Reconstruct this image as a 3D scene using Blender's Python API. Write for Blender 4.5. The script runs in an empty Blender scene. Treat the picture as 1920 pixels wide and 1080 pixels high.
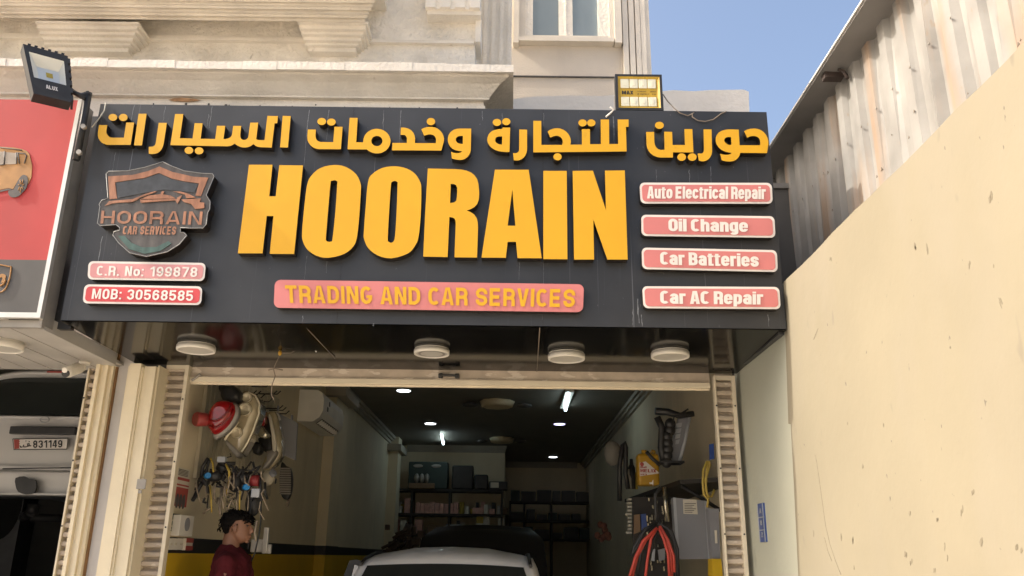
import bpy, bmesh, math, random
from mathutils import Vector, Matrix
from mathutils.geometry import tessellate_polygon
random.seed(7)
R = math.radians
C = bpy.context.scene.collection
SC = bpy.context.scene

# ------------------------------------------------------------------ camera, light, exposure
F, PITCH, ROLL, CAMH = 1563.0, R(17.9), R(0.7), 1.5
fw = Vector((0, math.cos(PITCH), math.sin(PITCH)))
u0 = Vector((0, -math.sin(PITCH), math.cos(PITCH)))
r0 = Vector((1, 0, 0))
cx = math.cos(ROLL)*r0 + math.sin(ROLL)*u0
cy = -math.sin(ROLL)*r0 + math.cos(ROLL)*u0
cam = bpy.data.cameras.new('camera'); cam.sensor_width = 36; cam.lens = F/1920*36
cam.clip_start = 0.05; cam.clip_end = 3000
co = bpy.data.objects.new('camera', cam); C.objects.link(co)
m = Matrix((cx, cy, -fw)).transposed().to_4x4(); m.translation = (0, 0, CAMH)
co.matrix_world = m
SC.camera = co

SUN_EL, SUN_AZ = R(37), R(7)          # azimuth measured in front of the facade, sun on the left
sdir = Vector((-math.cos(SUN_EL)*math.cos(SUN_AZ), -math.cos(SUN_EL)*math.sin(SUN_AZ), math.sin(SUN_EL)))
w = bpy.data.worlds.new('World'); SC.world = w; w.use_nodes = True
nt = w.node_tree; bg = nt.nodes['Background']
sky = nt.nodes.new('ShaderNodeTexSky'); sky.sky_type = 'NISHITA'; sky.sun_disc = False
sky.sun_elevation = SUN_EL; sky.sun_rotation = math.atan2(sdir.x, sdir.y)
sky.air_density = 1.0; sky.dust_density = 7.0; sky.ozone_density = 1.0
nt.links.new(sky.outputs[0], bg.inputs[0]); bg.inputs[1].default_value = 0.15
sl = bpy.data.lights.new('sun', 'SUN'); sl.energy = 2.0; sl.angle = R(0.5); sl.color = (1, .93, .82)
so = bpy.data.objects.new('sun', sl); C.objects.link(so)
so.rotation_euler = sdir.to_track_quat('Z', 'Y').to_euler()
so.location = (-8, -4, 12)
SC.view_settings.view_transform = 'Standard'; SC.view_settings.look = 'None'
SC.view_settings.exposure = 1.15; SC.view_settings.gamma = 1
SC.view_settings.use_curve_mapping = False
try:
    SC.cycles.max_bounces = 8; SC.cycles.diffuse_bounces = 5
except Exception: pass

def P(px, py, Y=None, X=None, Z=None):
    """point of the photograph (1920x1080 px) carried out to a real plane of the place"""
    d = fw*F + cx*(px-960) - cy*(py-540)
    if Y is not None: t = Y/d.y
    elif X is not None: t = X/d.x
    else: t = (Z-CAMH)/d.z
    return Vector((0, 0, CAMH)) + d*t

# ------------------------------------------------------------------ materials
def _n(nt, t, **k):
    n = nt.nodes.new(t)
    for a, v in k.items(): setattr(n, a, v)
    return n
MATS = {}
def mat(name, col, rough=.7, metal=0., var=.12, vs=3., bump=0., bs=60., streak=0., scol=None, sscale=(9, 9, .5), slo=.55, shi=.75,
        spots=0., spcol=(.1, .08, .06), spscale=9., emit=None, alpha=None, coat=0., spec=.5, stretch=(1, 1, 1), spots2=0.):
    if name in MATS: return MATS[name]
    M = bpy.data.materials.new(name); M.use_nodes = True; nt = M.node_tree; L = nt.links.new
    b = nt.nodes['Principled BSDF']
    b.inputs['Roughness'].default_value = rough; b.inputs['Metallic'].default_value = metal
    b.inputs['Specular IOR Level'].default_value = spec
    if coat: b.inputs['Coat Weight'].default_value = coat
    tc = _n(nt, 'ShaderNodeTexCoord'); mp = _n(nt, 'ShaderNodeMapping')
    mp.inputs['Scale'].default_value = stretch
    L(tc.outputs['Object'], mp.inputs[0])
    no = _n(nt, 'ShaderNodeTexNoise'); no.inputs['Scale'].default_value = vs; no.inputs['Detail'].default_value = 6
    L(mp.outputs[0], no.inputs[0])
    mr = _n(nt, 'ShaderNodeMapRange'); mr.inputs[1].default_value = .3; mr.inputs[2].default_value = .7
    mr.inputs[3].default_value = 1-var; mr.inputs[4].default_value = 1+var
    L(no.outputs[0], mr.inputs[0])
    mul = _n(nt, 'ShaderNodeMix', data_type='RGBA', blend_type='MULTIPLY'); mul.inputs[0].default_value = 1
    mul.inputs[6].default_value = (*col, 1); L(mr.outputs[0], mul.inputs[7])
    out = mul.outputs[2]
    if streak:
        mp2 = _n(nt, 'ShaderNodeMapping'); mp2.inputs['Scale'].default_value = sscale; L(tc.outputs['Object'], mp2.inputs[0])
        n2 = _n(nt, 'ShaderNodeTexNoise'); n2.inputs['Scale'].default_value = 1; n2.inputs['Detail'].default_value = 5
        L(mp2.outputs[0], n2.inputs[0])
        r2 = _n(nt, 'ShaderNodeMapRange'); r2.inputs[1].default_value = slo; r2.inputs[2].default_value = shi
        r2.inputs[3].default_value = 0; r2.inputs[4].default_value = streak; L(n2.outputs[0], r2.inputs[0])
        mx = _n(nt, 'ShaderNodeMix', data_type='RGBA'); L(r2.outputs[0], mx.inputs[0]); L(out, mx.inputs[6])
        mx.inputs[7].default_value = (*(scol or (.3, .2, .1)), 1); out = mx.outputs[2]
    if spots:
        n3 = _n(nt, 'ShaderNodeTexNoise'); n3.inputs['Scale'].default_value = spscale; n3.inputs['Detail'].default_value = 2
        mp3 = _n(nt, 'ShaderNodeMapping'); mp3.inputs['Scale'].default_value = (1, 1, .45); L(tc.outputs['Object'], mp3.inputs[0])
        L(mp3.outputs[0], n3.inputs[0])
        r3 = _n(nt, 'ShaderNodeMapRange'); r3.inputs[1].default_value = .70; r3.inputs[2].default_value = .76
        r3.inputs[3].default_value = 0; r3.inputs[4].default_value = spots; L(n3.outputs[0], r3.inputs[0])
        mx = _n(nt, 'ShaderNodeMix', data_type='RGBA'); L(r3.outputs[0], mx.inputs[0]); L(out, mx.inputs[6])
        mx.inputs[7].default_value = (*spcol, 1); out = mx.outputs[2]
    if spots2:
        n4 = _n(nt, 'ShaderNodeTexNoise'); n4.inputs['Scale'].default_value = 30; n4.inputs['Detail'].default_value = 3
        mp4 = _n(nt, 'ShaderNodeMapping'); mp4.inputs['Scale'].default_value = (1, 1, .6); L(tc.outputs['Object'], mp4.inputs[0]); L(mp4.outputs[0], n4.inputs[0])
        r4 = _n(nt, 'ShaderNodeMapRange'); r4.inputs[1].default_value = .735; r4.inputs[2].default_value = .77
        r4.inputs[3].default_value = 0; r4.inputs[4].default_value = spots2; L(n4.outputs[0], r4.inputs[0])
        mx = _n(nt, 'ShaderNodeMix', data_type='RGBA'); L(r4.outputs[0], mx.inputs[0]); L(out, mx.inputs[6])
        mx.inputs[7].default_value = (.09, .08, .065, 1); out = mx.outputs[2]
    L(out, b.inputs['Base Color'])
    if bump:
        nb = _n(nt, 'ShaderNodeTexNoise'); nb.inputs['Scale'].default_value = bs; nb.inputs['Detail'].default_value = 5
        L(tc.outputs['Object'], nb.inputs[0])
        bu = _n(nt, 'ShaderNodeBump'); bu.inputs['Strength'].default_value = bump; bu.inputs['Distance'].default_value = .02
        L(nb.outputs[0], bu.inputs['Height']); L(bu.outputs[0], b.inputs['Normal'])
    if emit:
        b.inputs['Emission Color'].default_value = (*emit[0], 1); b.inputs['Emission Strength'].default_value = emit[1]
    if alpha is not None:
        b.inputs['Transmission Weight'].default_value = alpha; b.inputs['IOR'].default_value = 1.15
    MATS[name] = M
    return M

STUCCO = mat('cream stucco', (.79, .735, .64), .9, var=.13, vs=2.6, bump=.5, bs=40, streak=.35, scol=(.48, .42, .33), sscale=(3, 3, .8), slo=.56, shi=.8, spots=.35, spcol=(.3, .22, .14), spscale=14)
STUCCO2 = mat('rough stucco', (.78, .73, .64), .95, var=.16, vs=4, bump=1.2, bs=26, streak=.35, scol=(.4, .3, .2), sscale=(5, 5, 2), spots=.5, spcol=(.34, .28, .21), spscale=20, spots2=.6)
WHITEPAINT = mat('white brushed paint', (.86, .80, .70), .8, var=.06, vs=6, bump=.6, bs=35, spots=.4, spcol=(.3, .25, .2), spscale=8)
FARWALL = mat('grey beige render', (.62, .555, .47), .9, var=.07, vs=1.6, bump=.2, bs=50, streak=.25, scol=(.36, .31, .26), sscale=(2, 2, .7))
FARTRIM = mat('beige trim', (.68, .62, .53), .85, var=.06, vs=4, bump=.15, streak=.2, scol=(.4, .33, .26), sscale=(6, 6, 1))
PARAPET = mat('white parapet paint', (.66, .62, .56), .85, var=.05, vs=3, bump=.3, bs=30, streak=.2, scol=(.5, .5, .48), sscale=(5, 5, .6))
BLACKP = mat('black sign panel', (.033, .0345, .037), .40, var=.25, vs=2.5, streak=.45, scol=(.26, .27, .29), sscale=(75, 75, .45), slo=.66, shi=.76, spots=.25, spcol=(.25, .25, .26), spscale=55)
SOFFITM = mat('glossy black soffit', (.007, .0068, .0065), .11, var=.3, vs=4, spec=.12)
YEL = mat('yellow acrylic', (.655, .350, .0075), .38, var=.03, vs=3, spots=.2, spcol=(.45, .22, .02), spscale=30)
RET = mat('dark letter return', (.016, .012, .010), .35, var=.3, vs=8)
PINK = mat('faded red acrylic', (.56, .185, .175), .4, var=.05, vs=5)
PINKL = mat('pale faded red acrylic', (.60, .27, .27), .4, var=.05, vs=5)
REDP = mat('red acrylic', (.56, .06, .065), .4, var=.07, vs=6)
PLW = mat('white acrylic', (.70, .66, .61), .45, var=.04, vs=8)
REDSIGN = mat('red flex print', (.40, .036, .034), .62, var=.12, vs=2.0, bump=.08, bs=4)
GREYPRINT = mat('dark grey flex print', (.070, .066, .062), .55, var=.2, vs=3, streak=.3, scol=(.05, .05, .055), sscale=(3, 3, 3))
TANPRINT = mat('faded tan print', (.36, .185, .06), .6, var=.15, vs=14)
DKPRINT = mat('faded dark print', (.085, .075, .07), .6, var=.2, vs=20)
GLPRINT = mat('faded grey window print', (.30, .25, .2), .6, var=.2, vs=10)
ALU = mat('dull aluminium', (.58, .57, .54), .42, .55, var=.08, vs=10)
GREYMET = mat('grey metal', (.30, .28, .25), .5, .3, var=.15, vs=6)
BLKMET = mat('black painted metal', (.022, .022, .022), .5, .1, var=.3, vs=12)
BLKPL = mat('black plastic', (.018, .018, .018), .45, var=.3, vs=9)
COPPER = mat('faded copper print', (.32, .145, .08), .55, var=.3, vs=30, stretch=(1, 1, .3))
EMBG = mat('weathered emblem face', (.07, .063, .057), .45, var=.35, vs=26, stretch=(1, 1, .2))
EMBD = mat('dark emblem field', (.045, .05, .055), .45, var=.3, vs=20)
TEAL = mat('faded teal print', (.045, .10, .088), .55, var=.3, vs=24, stretch=(1, 1, .3))
SILV = mat('silver edge', (.26, .26, .25), .4, .3)
WHITEPL = mat('white plastic', (.72, .69, .62), .4, var=.04)
DIFF = mat('lamp diffuser', (.50, .48, .43), .35, var=.05)
SHUT = mat('beige shutter slat', (.44, .37, .29), .6, var=.16, vs=9, streak=.7, scol=(.66, .59, .49), sscale=(9, 9, 24), slo=.60, shi=.64)
SHFR = mat('cream steel frame', (.66, .59, .45), .55, var=.07, vs=6)
PILC = mat('cream pillar paint', (.72, .64, .47), .75, var=.05, vs=4, bump=.1, bs=30, spots=.3, spcol=(.3, .24, .15), spscale=12, streak=.25, scol=(.42, .36, .25), sscale=(8, 8, 1.0))
PILG = mat('grey pillar paint', (.52, .50, .48), .75, var=.05, vs=4, bump=.1, bs=30, spots=.3, spcol=(.2, .18, .16), spscale=10)
RUSTLINE = mat('brown crack filler', (.22, .12, .05), .9)
INW = mat('workshop cream wall', (.66, .585, .42), .8, var=.06, vs=2, bump=.08, streak=.2, scol=(.3, .25, .17), sscale=(3, 3, .5))
INB = mat('workshop black band', (.010, .010, .011), .5)
INY = mat('workshop yellow dado', (.62, .40, .012), .5, var=.06, vs=3)
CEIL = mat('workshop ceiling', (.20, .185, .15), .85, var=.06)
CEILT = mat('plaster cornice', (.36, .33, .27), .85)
FLOOR = mat('workshop floor', (.26, .245, .22), .5, var=.2)
GROUND = mat('sandy paved yard', (.56, .51, .44), .9, var=.15, vs=.8, bump=.2, bs=12)
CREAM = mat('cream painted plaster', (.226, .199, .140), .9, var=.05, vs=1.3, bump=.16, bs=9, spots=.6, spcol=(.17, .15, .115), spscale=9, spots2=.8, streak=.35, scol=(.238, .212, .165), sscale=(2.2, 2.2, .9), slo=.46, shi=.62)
GREYGRN = mat('pale grey green plaster', (.42, .43, .355), .85, var=.05, vs=2, bump=.10, bs=26, spots=.3, spcol=(.2, .2, .16), spscale=8)
SHEET = mat('weathered corrugated sheet', (.255, .247, .232), .7, .05, var=.2, vs=3, bump=.12, bs=9, streak=.55, scol=(.34, .20, .10), sscale=(7, 4.0, .45), slo=.54, shi=.66, spots=.85, spcol=(.25, .20, .15), spscale=16)
SHEETCAP = mat('white sheet cap', (.62, .60, .56), .6, var=.06)
UNDERCAP = mat('grey underside board', (.22, .21, .20), .8)
GLASS = mat('blue grey window glass', (.25, .30, .32), .25, var=.06, vs=2, spec=.4)
DGLASS = mat('dark car glass', (.022, .025, .023), .08, spec=.6)
CARW = mat('white car paint', (.90, .88, .84), .4, coat=.25, var=.02)
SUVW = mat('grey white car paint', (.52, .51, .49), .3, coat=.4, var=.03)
CARB = mat('dark car paint', (.02, .021, .023), .25, coat=.5)
RUBBER = mat('tyre rubber', (.015, .015, .015), .8)
RIM = mat('alloy rim', (.4, .4, .4), .35, .7)
REDLAMP = mat('red lamp lens', (.30, .006, .008), .08, coat=1., var=.1, vs=12)
CLEARL = mat('yellowed clear lens', (.36, .31, .20), .10, coat=1., var=.35, vs=7, spec=.8)
CHROME = mat('reflector chrome', (.62, .58, .46), .2, .9)
SKIN = mat('skin', (.22, .105, .06), .55, var=.06)
HAIR = mat('black hair', (.006, .005, .0045), .9, var=.4, vs=60, spec=.1)
MAROON = mat('maroon cloth', (.070, .010, .013), .95, var=.25, vs=9, bump=.6, bs=9, spec=.15)
DENIM = mat('dark trousers', (.03, .035, .05), .85, var=.15)
GREYP = mat('grey painted steel', (.23, .235, .25), .5, var=.05)
LGREY = mat('light grey steel', (.36, .38, .40), .5, var=.05)
PAPER = mat('paper', (.62, .58, .48), .8, var=.05)
REDPR = mat('red print', (.36, .07, .055), .7)
BLUEP = mat('blue enamel plate', (.03, .065, .22), .4, var=.1)
BLUEPL = mat('blue plastic', (.01, .20, .50), .4)
YELHOSE = mat('yellow cable sheath', (.42, .30, .05), .5, var=.15)
REDHOSE = mat('red cable sheath', (.50, .06, .04), .5, var=.1)
BROWNW = mat('brown cable', (.20, .16, .12), .7)
YELCAN = mat('yellow oil canister', (.42, .235, .012), .4)
LEDW = mat('lit LED disc', (.8, .8, .8), .5, emit=((.86, .93, 1), 2.6))
TUBEW = mat('lit fluorescent tube', (.8, .8, .8), .5, emit=((.72, .93, 1), 4.0))
LEDB = mat('lit blue LED', (.3, .3, .8), .5, emit=((.25, .25, 1), 1.5))
DARKWOOD = mat('dark shelf board', (.02, .017, .014), .6)
CARDB = mat('brown cardboard', (.20, .13, .075), .85, var=.1)
PINKBOX = mat('pink carton', (.55, .32, .27), .8, var=.2, vs=20)
WHITEBOX = mat('white carton', (.62, .59, .50), .8, var=.15, vs=20)
YELBOX = mat('yellow carton', (.42, .32, .06), .8, var=.1)
GRNPL = mat('dark green plastic', (.02, .04, .035), .5)
FLGOLD = mat('gold floodlight face', (.50, .32, .03), .45, var=.05)
FLCELL = mat('floodlight lens cell', (.72, .70, .55), .3, var=.04)
FLREF = mat('floodlight reflector', (.66, .68, .66), .3, .35, var=.05)
DKPAR = mat('dark render and shade tone', (.10, .095, .09), .9)

# ------------------------------------------------------------------ mesh builder
class MB:
    def __init__(s): s.v = []; s.f = []; s.mi = []; s.sm = []
    def add(s, vs, fs, mi=0, smooth=False):
        o = len(s.v); s.v += [tuple(v) for v in vs]
        for f in fs: s.f.append([o+i for i in f]); s.mi.append(mi); s.sm.append(smooth)
        return s
    def box(s, a, b, mi=0, bev=0.):
        x0, y0, z0 = (min(a[i], b[i]) for i in range(3)); x1, y1, z1 = (max(a[i], b[i]) for i in range(3))
        if bev > 0:
            bm = bmesh.new(); bmesh.ops.create_cube(bm, size=1)
            for v in bm.verts: v.co = Vector(((x0+x1)/2+v.co.x*(x1-x0), (y0+y1)/2+v.co.y*(y1-y0), (z0+z1)/2+v.co.z*(z1-z0)))
            bmesh.ops.bevel(bm, geom=bm.edges[:], offset=bev, segments=2, affect='EDGES', profile=.5)
            return s.bm(bm, mi)
        vs = [(x0, y0, z0), (x1, y0, z0), (x1, y1, z0), (x0, y1, z0), (x0, y0, z1), (x1, y0, z1), (x1, y1, z1), (x0, y1, z1)]
        return s.add(vs, [(0, 3, 2, 1), (4, 5, 6, 7), (0, 1, 5, 4), (1, 2, 6, 5), (2, 3, 7, 6), (3, 0, 4, 7)], mi)
    def bm(s, bm, mi=0, smooth=False):
        bm.verts.index_update()
        s.add([v.co[:] for v in bm.verts], [[v.index for v in f.verts] for f in bm.faces], mi, smooth); bm.free(); return s
    def quad(s, a, b, c, d, mi=0): return s.add([a, b, c, d], [(0, 1, 2, 3)], mi)
    def prism(s, loops, vec, mi=0, side=1, back=True, bev=0.):
        """loops: outer outline then holes, all 3D points in one plane; solid pushed along vec"""
        vec = Vector(vec); loops = [[Vector(p) for p in l] for l in loops]
        flat = [p for l in loops for p in l]; n = len(flat)
        t3 = tessellate_polygon(loops)
        o = len(s.v); s.v += [tuple(p) for p in flat] + [tuple(p+vec) for p in flat]
        def tri(t):
            return t
        for t in t3:
            a, b, c = (flat[i] for i in t)
            f = list(t) if (b-a).cross(c-a).dot(vec) < 0 else [t[0], t[2], t[1]]
            s.f.append([o+i for i in f]); s.mi.append(mi); s.sm.append(False)
            if back: s.f.append([o+n+i for i in reversed(f)]); s.mi.append(side); s.sm.append(False)
        k = 0
        for l in loops:
            for i in range(len(l)):
                j = (i+1) % len(l)
                s.f.append([o+k+i, o+k+j, o+n+k+j, o+n+k+i]); s.mi.append(side); s.sm.append(False)
            k += len(l)
        return s
    def tube(s, pts, r, mi=0, n=8, cap=True):
        pts = [Vector(p) for p in pts]; rings = []
        up = Vector((.13, .21, .97))
        for i, p in enumerate(pts):
            d = (pts[min(i+1, len(pts)-1)]-pts[max(i-1, 0)]).normalized()
            if i == 0: a = d.cross(up).normalized() if abs(d.dot(up)) < .95 else d.cross(Vector((1, 0, 0))).normalized()
            else:
                a = (a - d*a.dot(d)).normalized()
            b = d.cross(a); rr = r[i] if isinstance(r, (list, tuple)) else r
            rings.append([p+(a*math.cos(t*2*math.pi/n)+b*math.sin(t*2*math.pi/n))*rr for t in range(n)])
        return s.loft(rings, mi, cap)
    def loft(s, rings, mi=0, cap=True, smooth=True, closed=True):
        n = len(rings[0]); o = len(s.v)
        for r in rings: s.v += [tuple(p) for p in r]
        for k in range(len(rings)-1):
            for i in range(n if closed else n-1):
                j = (i+1) % n
                s.f.append([o+k*n+i, o+k*n+j, o+(k+1)*n+j, o+(k+1)*n+i]); s.mi.append(mi); s.sm.append(smooth)
        if cap and closed:
            s.f.append([o+i for i in reversed(range(n))]); s.mi.append(mi); s.sm.append(False)
            s.f.append([o+(len(rings)-1)*n+i for i in range(n)]); s.mi.append(mi); s.sm.append(False)
        return s
    def cyl(s, a, b, r, mi=0, n=24, r2=None):
        return s.tube([a, b], [r, r if r2 is None else r2], mi, n)
    def ell(s, c, rad, mi=0, n=14):
        bm = bmesh.new(); bmesh.ops.create_uvsphere(bm, u_segments=n, v_segments=max(6, n//2+2), radius=1)
        for v in bm.verts: v.co = Vector((c[0]+v.co.x*rad[0], c[1]+v.co.y*rad[1], c[2]+v.co.z*rad[2]))
        return s.bm(bm, mi, True)
    def build(s, name, mats, parent=None, label=None):
        me = bpy.data.meshes.new(name); me.from_pydata(s.v, [], s.f); 
        for M in (mats if isinstance(mats, (list, tuple)) else [mats]): me.materials.append(M)
        nm = len(me.materials)
        me.polygons.foreach_set('material_index', [min(i, nm-1) for i in s.mi])
        me.polygons.foreach_set('use_smooth', s.sm); me.update()
        bm = bmesh.new(); bm.from_mesh(me); bmesh.ops.recalc_face_normals(bm, faces=bm.faces[:]); bm.to_mesh(me); bm.free()
        ob = bpy.data.objects.new(name, me); C.objects.link(ob)
        if parent is not None:
            ob.parent = parent
            if parent.type == 'EMPTY': ob.matrix_parent_inverse = Matrix.Translation(-parent.location)
        if label: ob['label'] = label
        return ob

def tag(o, label=None, cat=None, group=None, kind=None):
    if label: o['label'] = label
    if cat: o['category'] = cat
    if group: o['group'] = group
    if kind: o['kind'] = kind
    return o
def thing(name, loc, label, cat, group=None):
    o = bpy.data.objects.new(name, None); C.objects.link(o); o.location = loc; o.empty_display_size = .1
    return tag(o, label, cat, group)
def copy_tree(o, parent=None):
    c = o.copy(); C.objects.link(c)
    if parent is not None: c.parent = parent
    for ch in [x for x in bpy.data.objects if x.parent == o]: copy_tree(ch, c)
    return c
def xf(pts, ox, oy, s): return [(ox+x/s, oy+y/s) for x, y in pts]
def ell_px(c, rx, ry, n=22): return [(c[0]+rx*math.cos(2*math.pi*i/n), c[1]+ry*math.sin(2*math.pi*i/n)) for i in range(n)]
def smooth(pts, k=3):
    out = []; n = len(pts)
    for i in range(n):
        p0, p1, p2, p3 = pts[i-1], pts[i], pts[(i+1) % n], pts[(i+2) % n]
        for j in range(k):
            t = j/k
            out.append(tuple(.5*((2*p1[a])+(-p0[a]+p2[a])*t+(2*p0[a]-5*p1[a]+4*p2[a]-p3[a])*t*t+(-p0[a]+3*p1[a]-3*p2[a]+p3[a])*t**3) for a in (0, 1)))
    return out
def plane(loop, Y=None, X=None): return [P(x, y, Y=Y, X=X) for x, y in loop]
def rrect(q, r, k=5):
    """rounded quad in px; q = TL,TR,BR,BL"""
    out = []; q = [Vector(p) for p in q]
    for i in range(4):
        p = q[i]; a = (q[i-1]-p).normalized(); b = (q[(i+1) % 4]-p).normalized()
        for j in range(k+1):
            t = j/k*math.pi/2
            out.append(tuple(p + a*r*(1-math.sin(t)) + b*r*(1-math.cos(t))))
    return out


# block lettering: every glyph is a set of bold strokes in a box one cap-height tall
def _arc(cx_, cy_, rx, ry, a0, a1, n=7): return [(cx_+rx*math.cos(R(a0+(a1-a0)*i/n)), cy_+ry*math.sin(R(a0+(a1-a0)*i/n))) for i in range(n+1)]
def _stad(l, r, b_, t, ry): # closed loop
    m_ = (l+r)/2; rx = (r-l)/2
    return _arc(m_, t-ry, rx, ry, 0, 180, 10)+_arc(m_, b_+ry, rx, ry, 180, 360, 10)
def glyph(c, s, w, X):
    """-> (strokes, polygons, width); s = stroke weight, w = letter width, X = x-height"""
    h = s/2; L, Q, B, T = h, w-h, h, 1-h; m = w/2; ry = min(.30, (w-s)*.62); S = []; G = []
    XT = X-h; wl = w*.94; Ql = wl-h; ml = wl/2; rl = min(.24, (wl-s)*.6)
    def st(p, closed=False): S.append((p, closed))
    bowl = lambda x0, x1, y0, y1, r: [(x0, y1), (x1-r, y1)]+_arc(x1-r, y1-min(r, (y1-y0)/2), r, min(r, (y1-y0)/2), 90, 0)[1:]+_arc(x1-r, y0+min(r, (y1-y0)/2), r, min(r, (y1-y0)/2), 0, -90)+[(x0, y0)]
    if c == ' ': return S, G, w*.42
    if c in 'O0': st(_stad(L, Q, B, T, ry), True)
    elif c == 'C': st(_arc(m, T-ry, m-h, ry, 38, 180, 10)+_arc(m, B+ry, m-h, ry, 180, 322, 10)); return S, G, w*.95
    elif c in 'CG':
        a1 = 38; st(_arc(m, T-ry, m-h, ry, a1, 180, 10)+_arc(m, B+ry, m-h, ry, 180, 360-(a1 if c == 'C' else 0), 10)+([] if c == 'C' else [(Q, .45)]))
        if c == 'G': G.append([(m, .34), (w, .34), (w, .50), (m, .50)])
    elif c == 'H': st([(L, 0), (L, 1)]); st([(Q, 0), (Q, 1)]); G.append([(h, .5-h*.8), (w-h, .5-h*.8), (w-h, .5+h*.8), (h, .5+h*.8)])
    elif c == 'I': return [([(h, 0), (h, 1)], False)], G, s
    elif c == 'A': 
        w2 = w*1.06; G += [[(0, 0), (s*1.02, 0), (w2*.5+s*.10, 1), (w2*.5-s*.62, 1)], [(w2, 0), (w2-s*1.02, 0), (w2*.5-s*.10, 1), (w2*.5+s*.62, 1)], [(w2*.22, .20), (w2*.78, .20), (w2*.72, .20+s*.8), (w2*.28, .20+s*.8)]]; return S, G, w2
    elif c == 'V':
        G += [[(0, 1), (s*1.02, 1), (m+s*.3, 0), (m-s*.55, 0)], [(w, 1), (w-s*1.02, 1), (m-s*.3, 0), (m+s*.55, 0)]]
    elif c == 'M':
        w2 = w*1.3; st([(h, 0), (h, 1)]); st([(w2-h, 0), (w2-h, 1)]); G += [[(s*.4, 1), (s*1.15, 1), (w2/2+s*.3, .05), (w2/2-s*.3, .05)], [(w2-s*.4, 1), (w2-s*1.15, 1), (w2/2-s*.3, .05), (w2/2+s*.3, .05)]]; return S, G, w2
    elif c == 'N': st([(L, 0), (L, 1)]); st([(Q, 0), (Q, 1)]); G.append([(s*.3, 1), (s*1.15, 1), (w-s*.3, 0), (w-s*1.15, 0)])
    elif c in 'RBPD':
        st([(L, 0), (L, 1)])
        if c == 'D': st(bowl(h, Q, B, T, ry))
        elif c == 'B': st(bowl(h, Q-s*.06, .5, T, ry*.75)); st(bowl(h, Q, B, .5, ry*.75))
        else:
            st(bowl(h, Q, .46, T, ry*.75))
            if c == 'R': st([(m, .46)]+_arc(Q-ry*.6, .46-ry*.6, ry*.6, ry*.6, 90, 0)+[(Q, 0)])
    elif c in 'ELF':
        st([(L, 0), (L, 1)])
        if c != 'F': st([(h, B), (w*.9, B)])
        if c != 'L': st([(h, T), (w*.9, T)]); st([(h, .5), (w*.84, .5)])
    elif c == 'T': st([(m, 0), (m, 1)]); st([(0, T), (w, T)])
    elif c in 'Ss':
        Tt = T if c == 'S' else XT; qq = Q if c == 'S' else Ql; mm = m if c == 'S' else ml; rr = (Tt-B)/4; md = (Tt+B)/2
        st([(qq, Tt-rr*1.25)]+_arc(mm, Tt-rr, qq-mm, rr, 0, 180, 9)+_arc(mm, Tt-rr, qq-mm, rr, 180, 270, 4)[1:]+_arc(mm, B+rr, qq-mm, rr, 90, 0, 4)[1:]+_arc(mm, B+rr, qq-mm, rr, 0, -180, 9)[1:]+[(L, B+rr*1.25)])
        if c == 's': return S, G, wl
    elif c == 'X': G += [[(0, 0), (s, 0), (w, 1), (w-s, 1)], [(w, 0), (w-s, 0), (0, 1), (s, 1)]]
    elif c == 'U': st([(L, 1)]+_arc(m, B+ry, m-h, ry, 180, 360, 10)+[(Q, 1)])
    elif c == '1': st([(w*.62, 0), (w*.62, 1)]); G.append([(w*.62, 1), (w*.62-s*.5, 1), (w*.06, .80), (w*.06, .80-s*.7), (w*.62, .74)]); return S, G, w*.62+h
    elif c == '3':
        st([(L, .72)]+_arc(m, T-.19, m-h, .19, 180, 0, 9)+_arc(m, .53+.0, m-h, .10, 0, -90, 4)[:0]+[(Q, .66), (Q-s*.3, .52), (m*.9, .515)]); st([(m*.9, .505), (Q-s*.2, .49)]+_arc(m, B+.20, m-h, .20, 10, -180, 10)+[(L, .30)])
    elif c == '5': st([(w*.92, T), (L, T), (L, .52), (m, .60-h*.2)]+_arc(m, .40-h*.2, m-h, .20, 80, 0, 5)+_arc(m, B+.20, m-h, .20, 0, -180, 9)+[(L, .28)])
    elif c in '69':
        p = _arc(m, T-ry, m-h, ry, 15, 180, 9)+_arc(m, B+ry, m-h, ry, 180, 360, 9)+_arc(m, .42, m-h, .155, 0, 165, 9)[1:]
        if c == '9': p = [(w-x, 1-y) for x, y in p]
        st(p)
    elif c == '7': G += [[(0, 1), (w, 1), (w, 1-s*.95), (0, 1-s*.95)], [(w, 1-s*.9), (w-s*1.05, 1-s*.9), (w*.20, 0), (w*.20+s*1.05, 0)]]
    elif c == '8': st(_stad(L+s*.06, Q-s*.06, .51, T, (T-.51)/2), True); st(_stad(L, Q, B, .51, (.51-B)/2), True)
    elif c == '4': st([(w*.72, 0), (w*.72, 1)]); G += [[(w*.72, 1), (w*.72-s*.9, 1), (0, .34), (0, .2), (s*.8, .34)], [(0, .2), (w, .2), (w, .34), (0, .34)]]
    elif c == '2': st([(L, .68)]+_arc(m, T-ry*.8, m-h, ry*.8, 180, 0, 9)+[(Q, .62), (L+s*.2, B+.06), (L+s*.2, B)]); G.append([(0, 0), (w, 0), (w, s*.9), (0, s*.9)])
    elif c in '.:':
        G.append([(0, 0), (s, 0), (s, s), (0, s)])
        if c == ':': G.append([(0, X-s), (s, X-s), (s, X), (0, X)])
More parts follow.
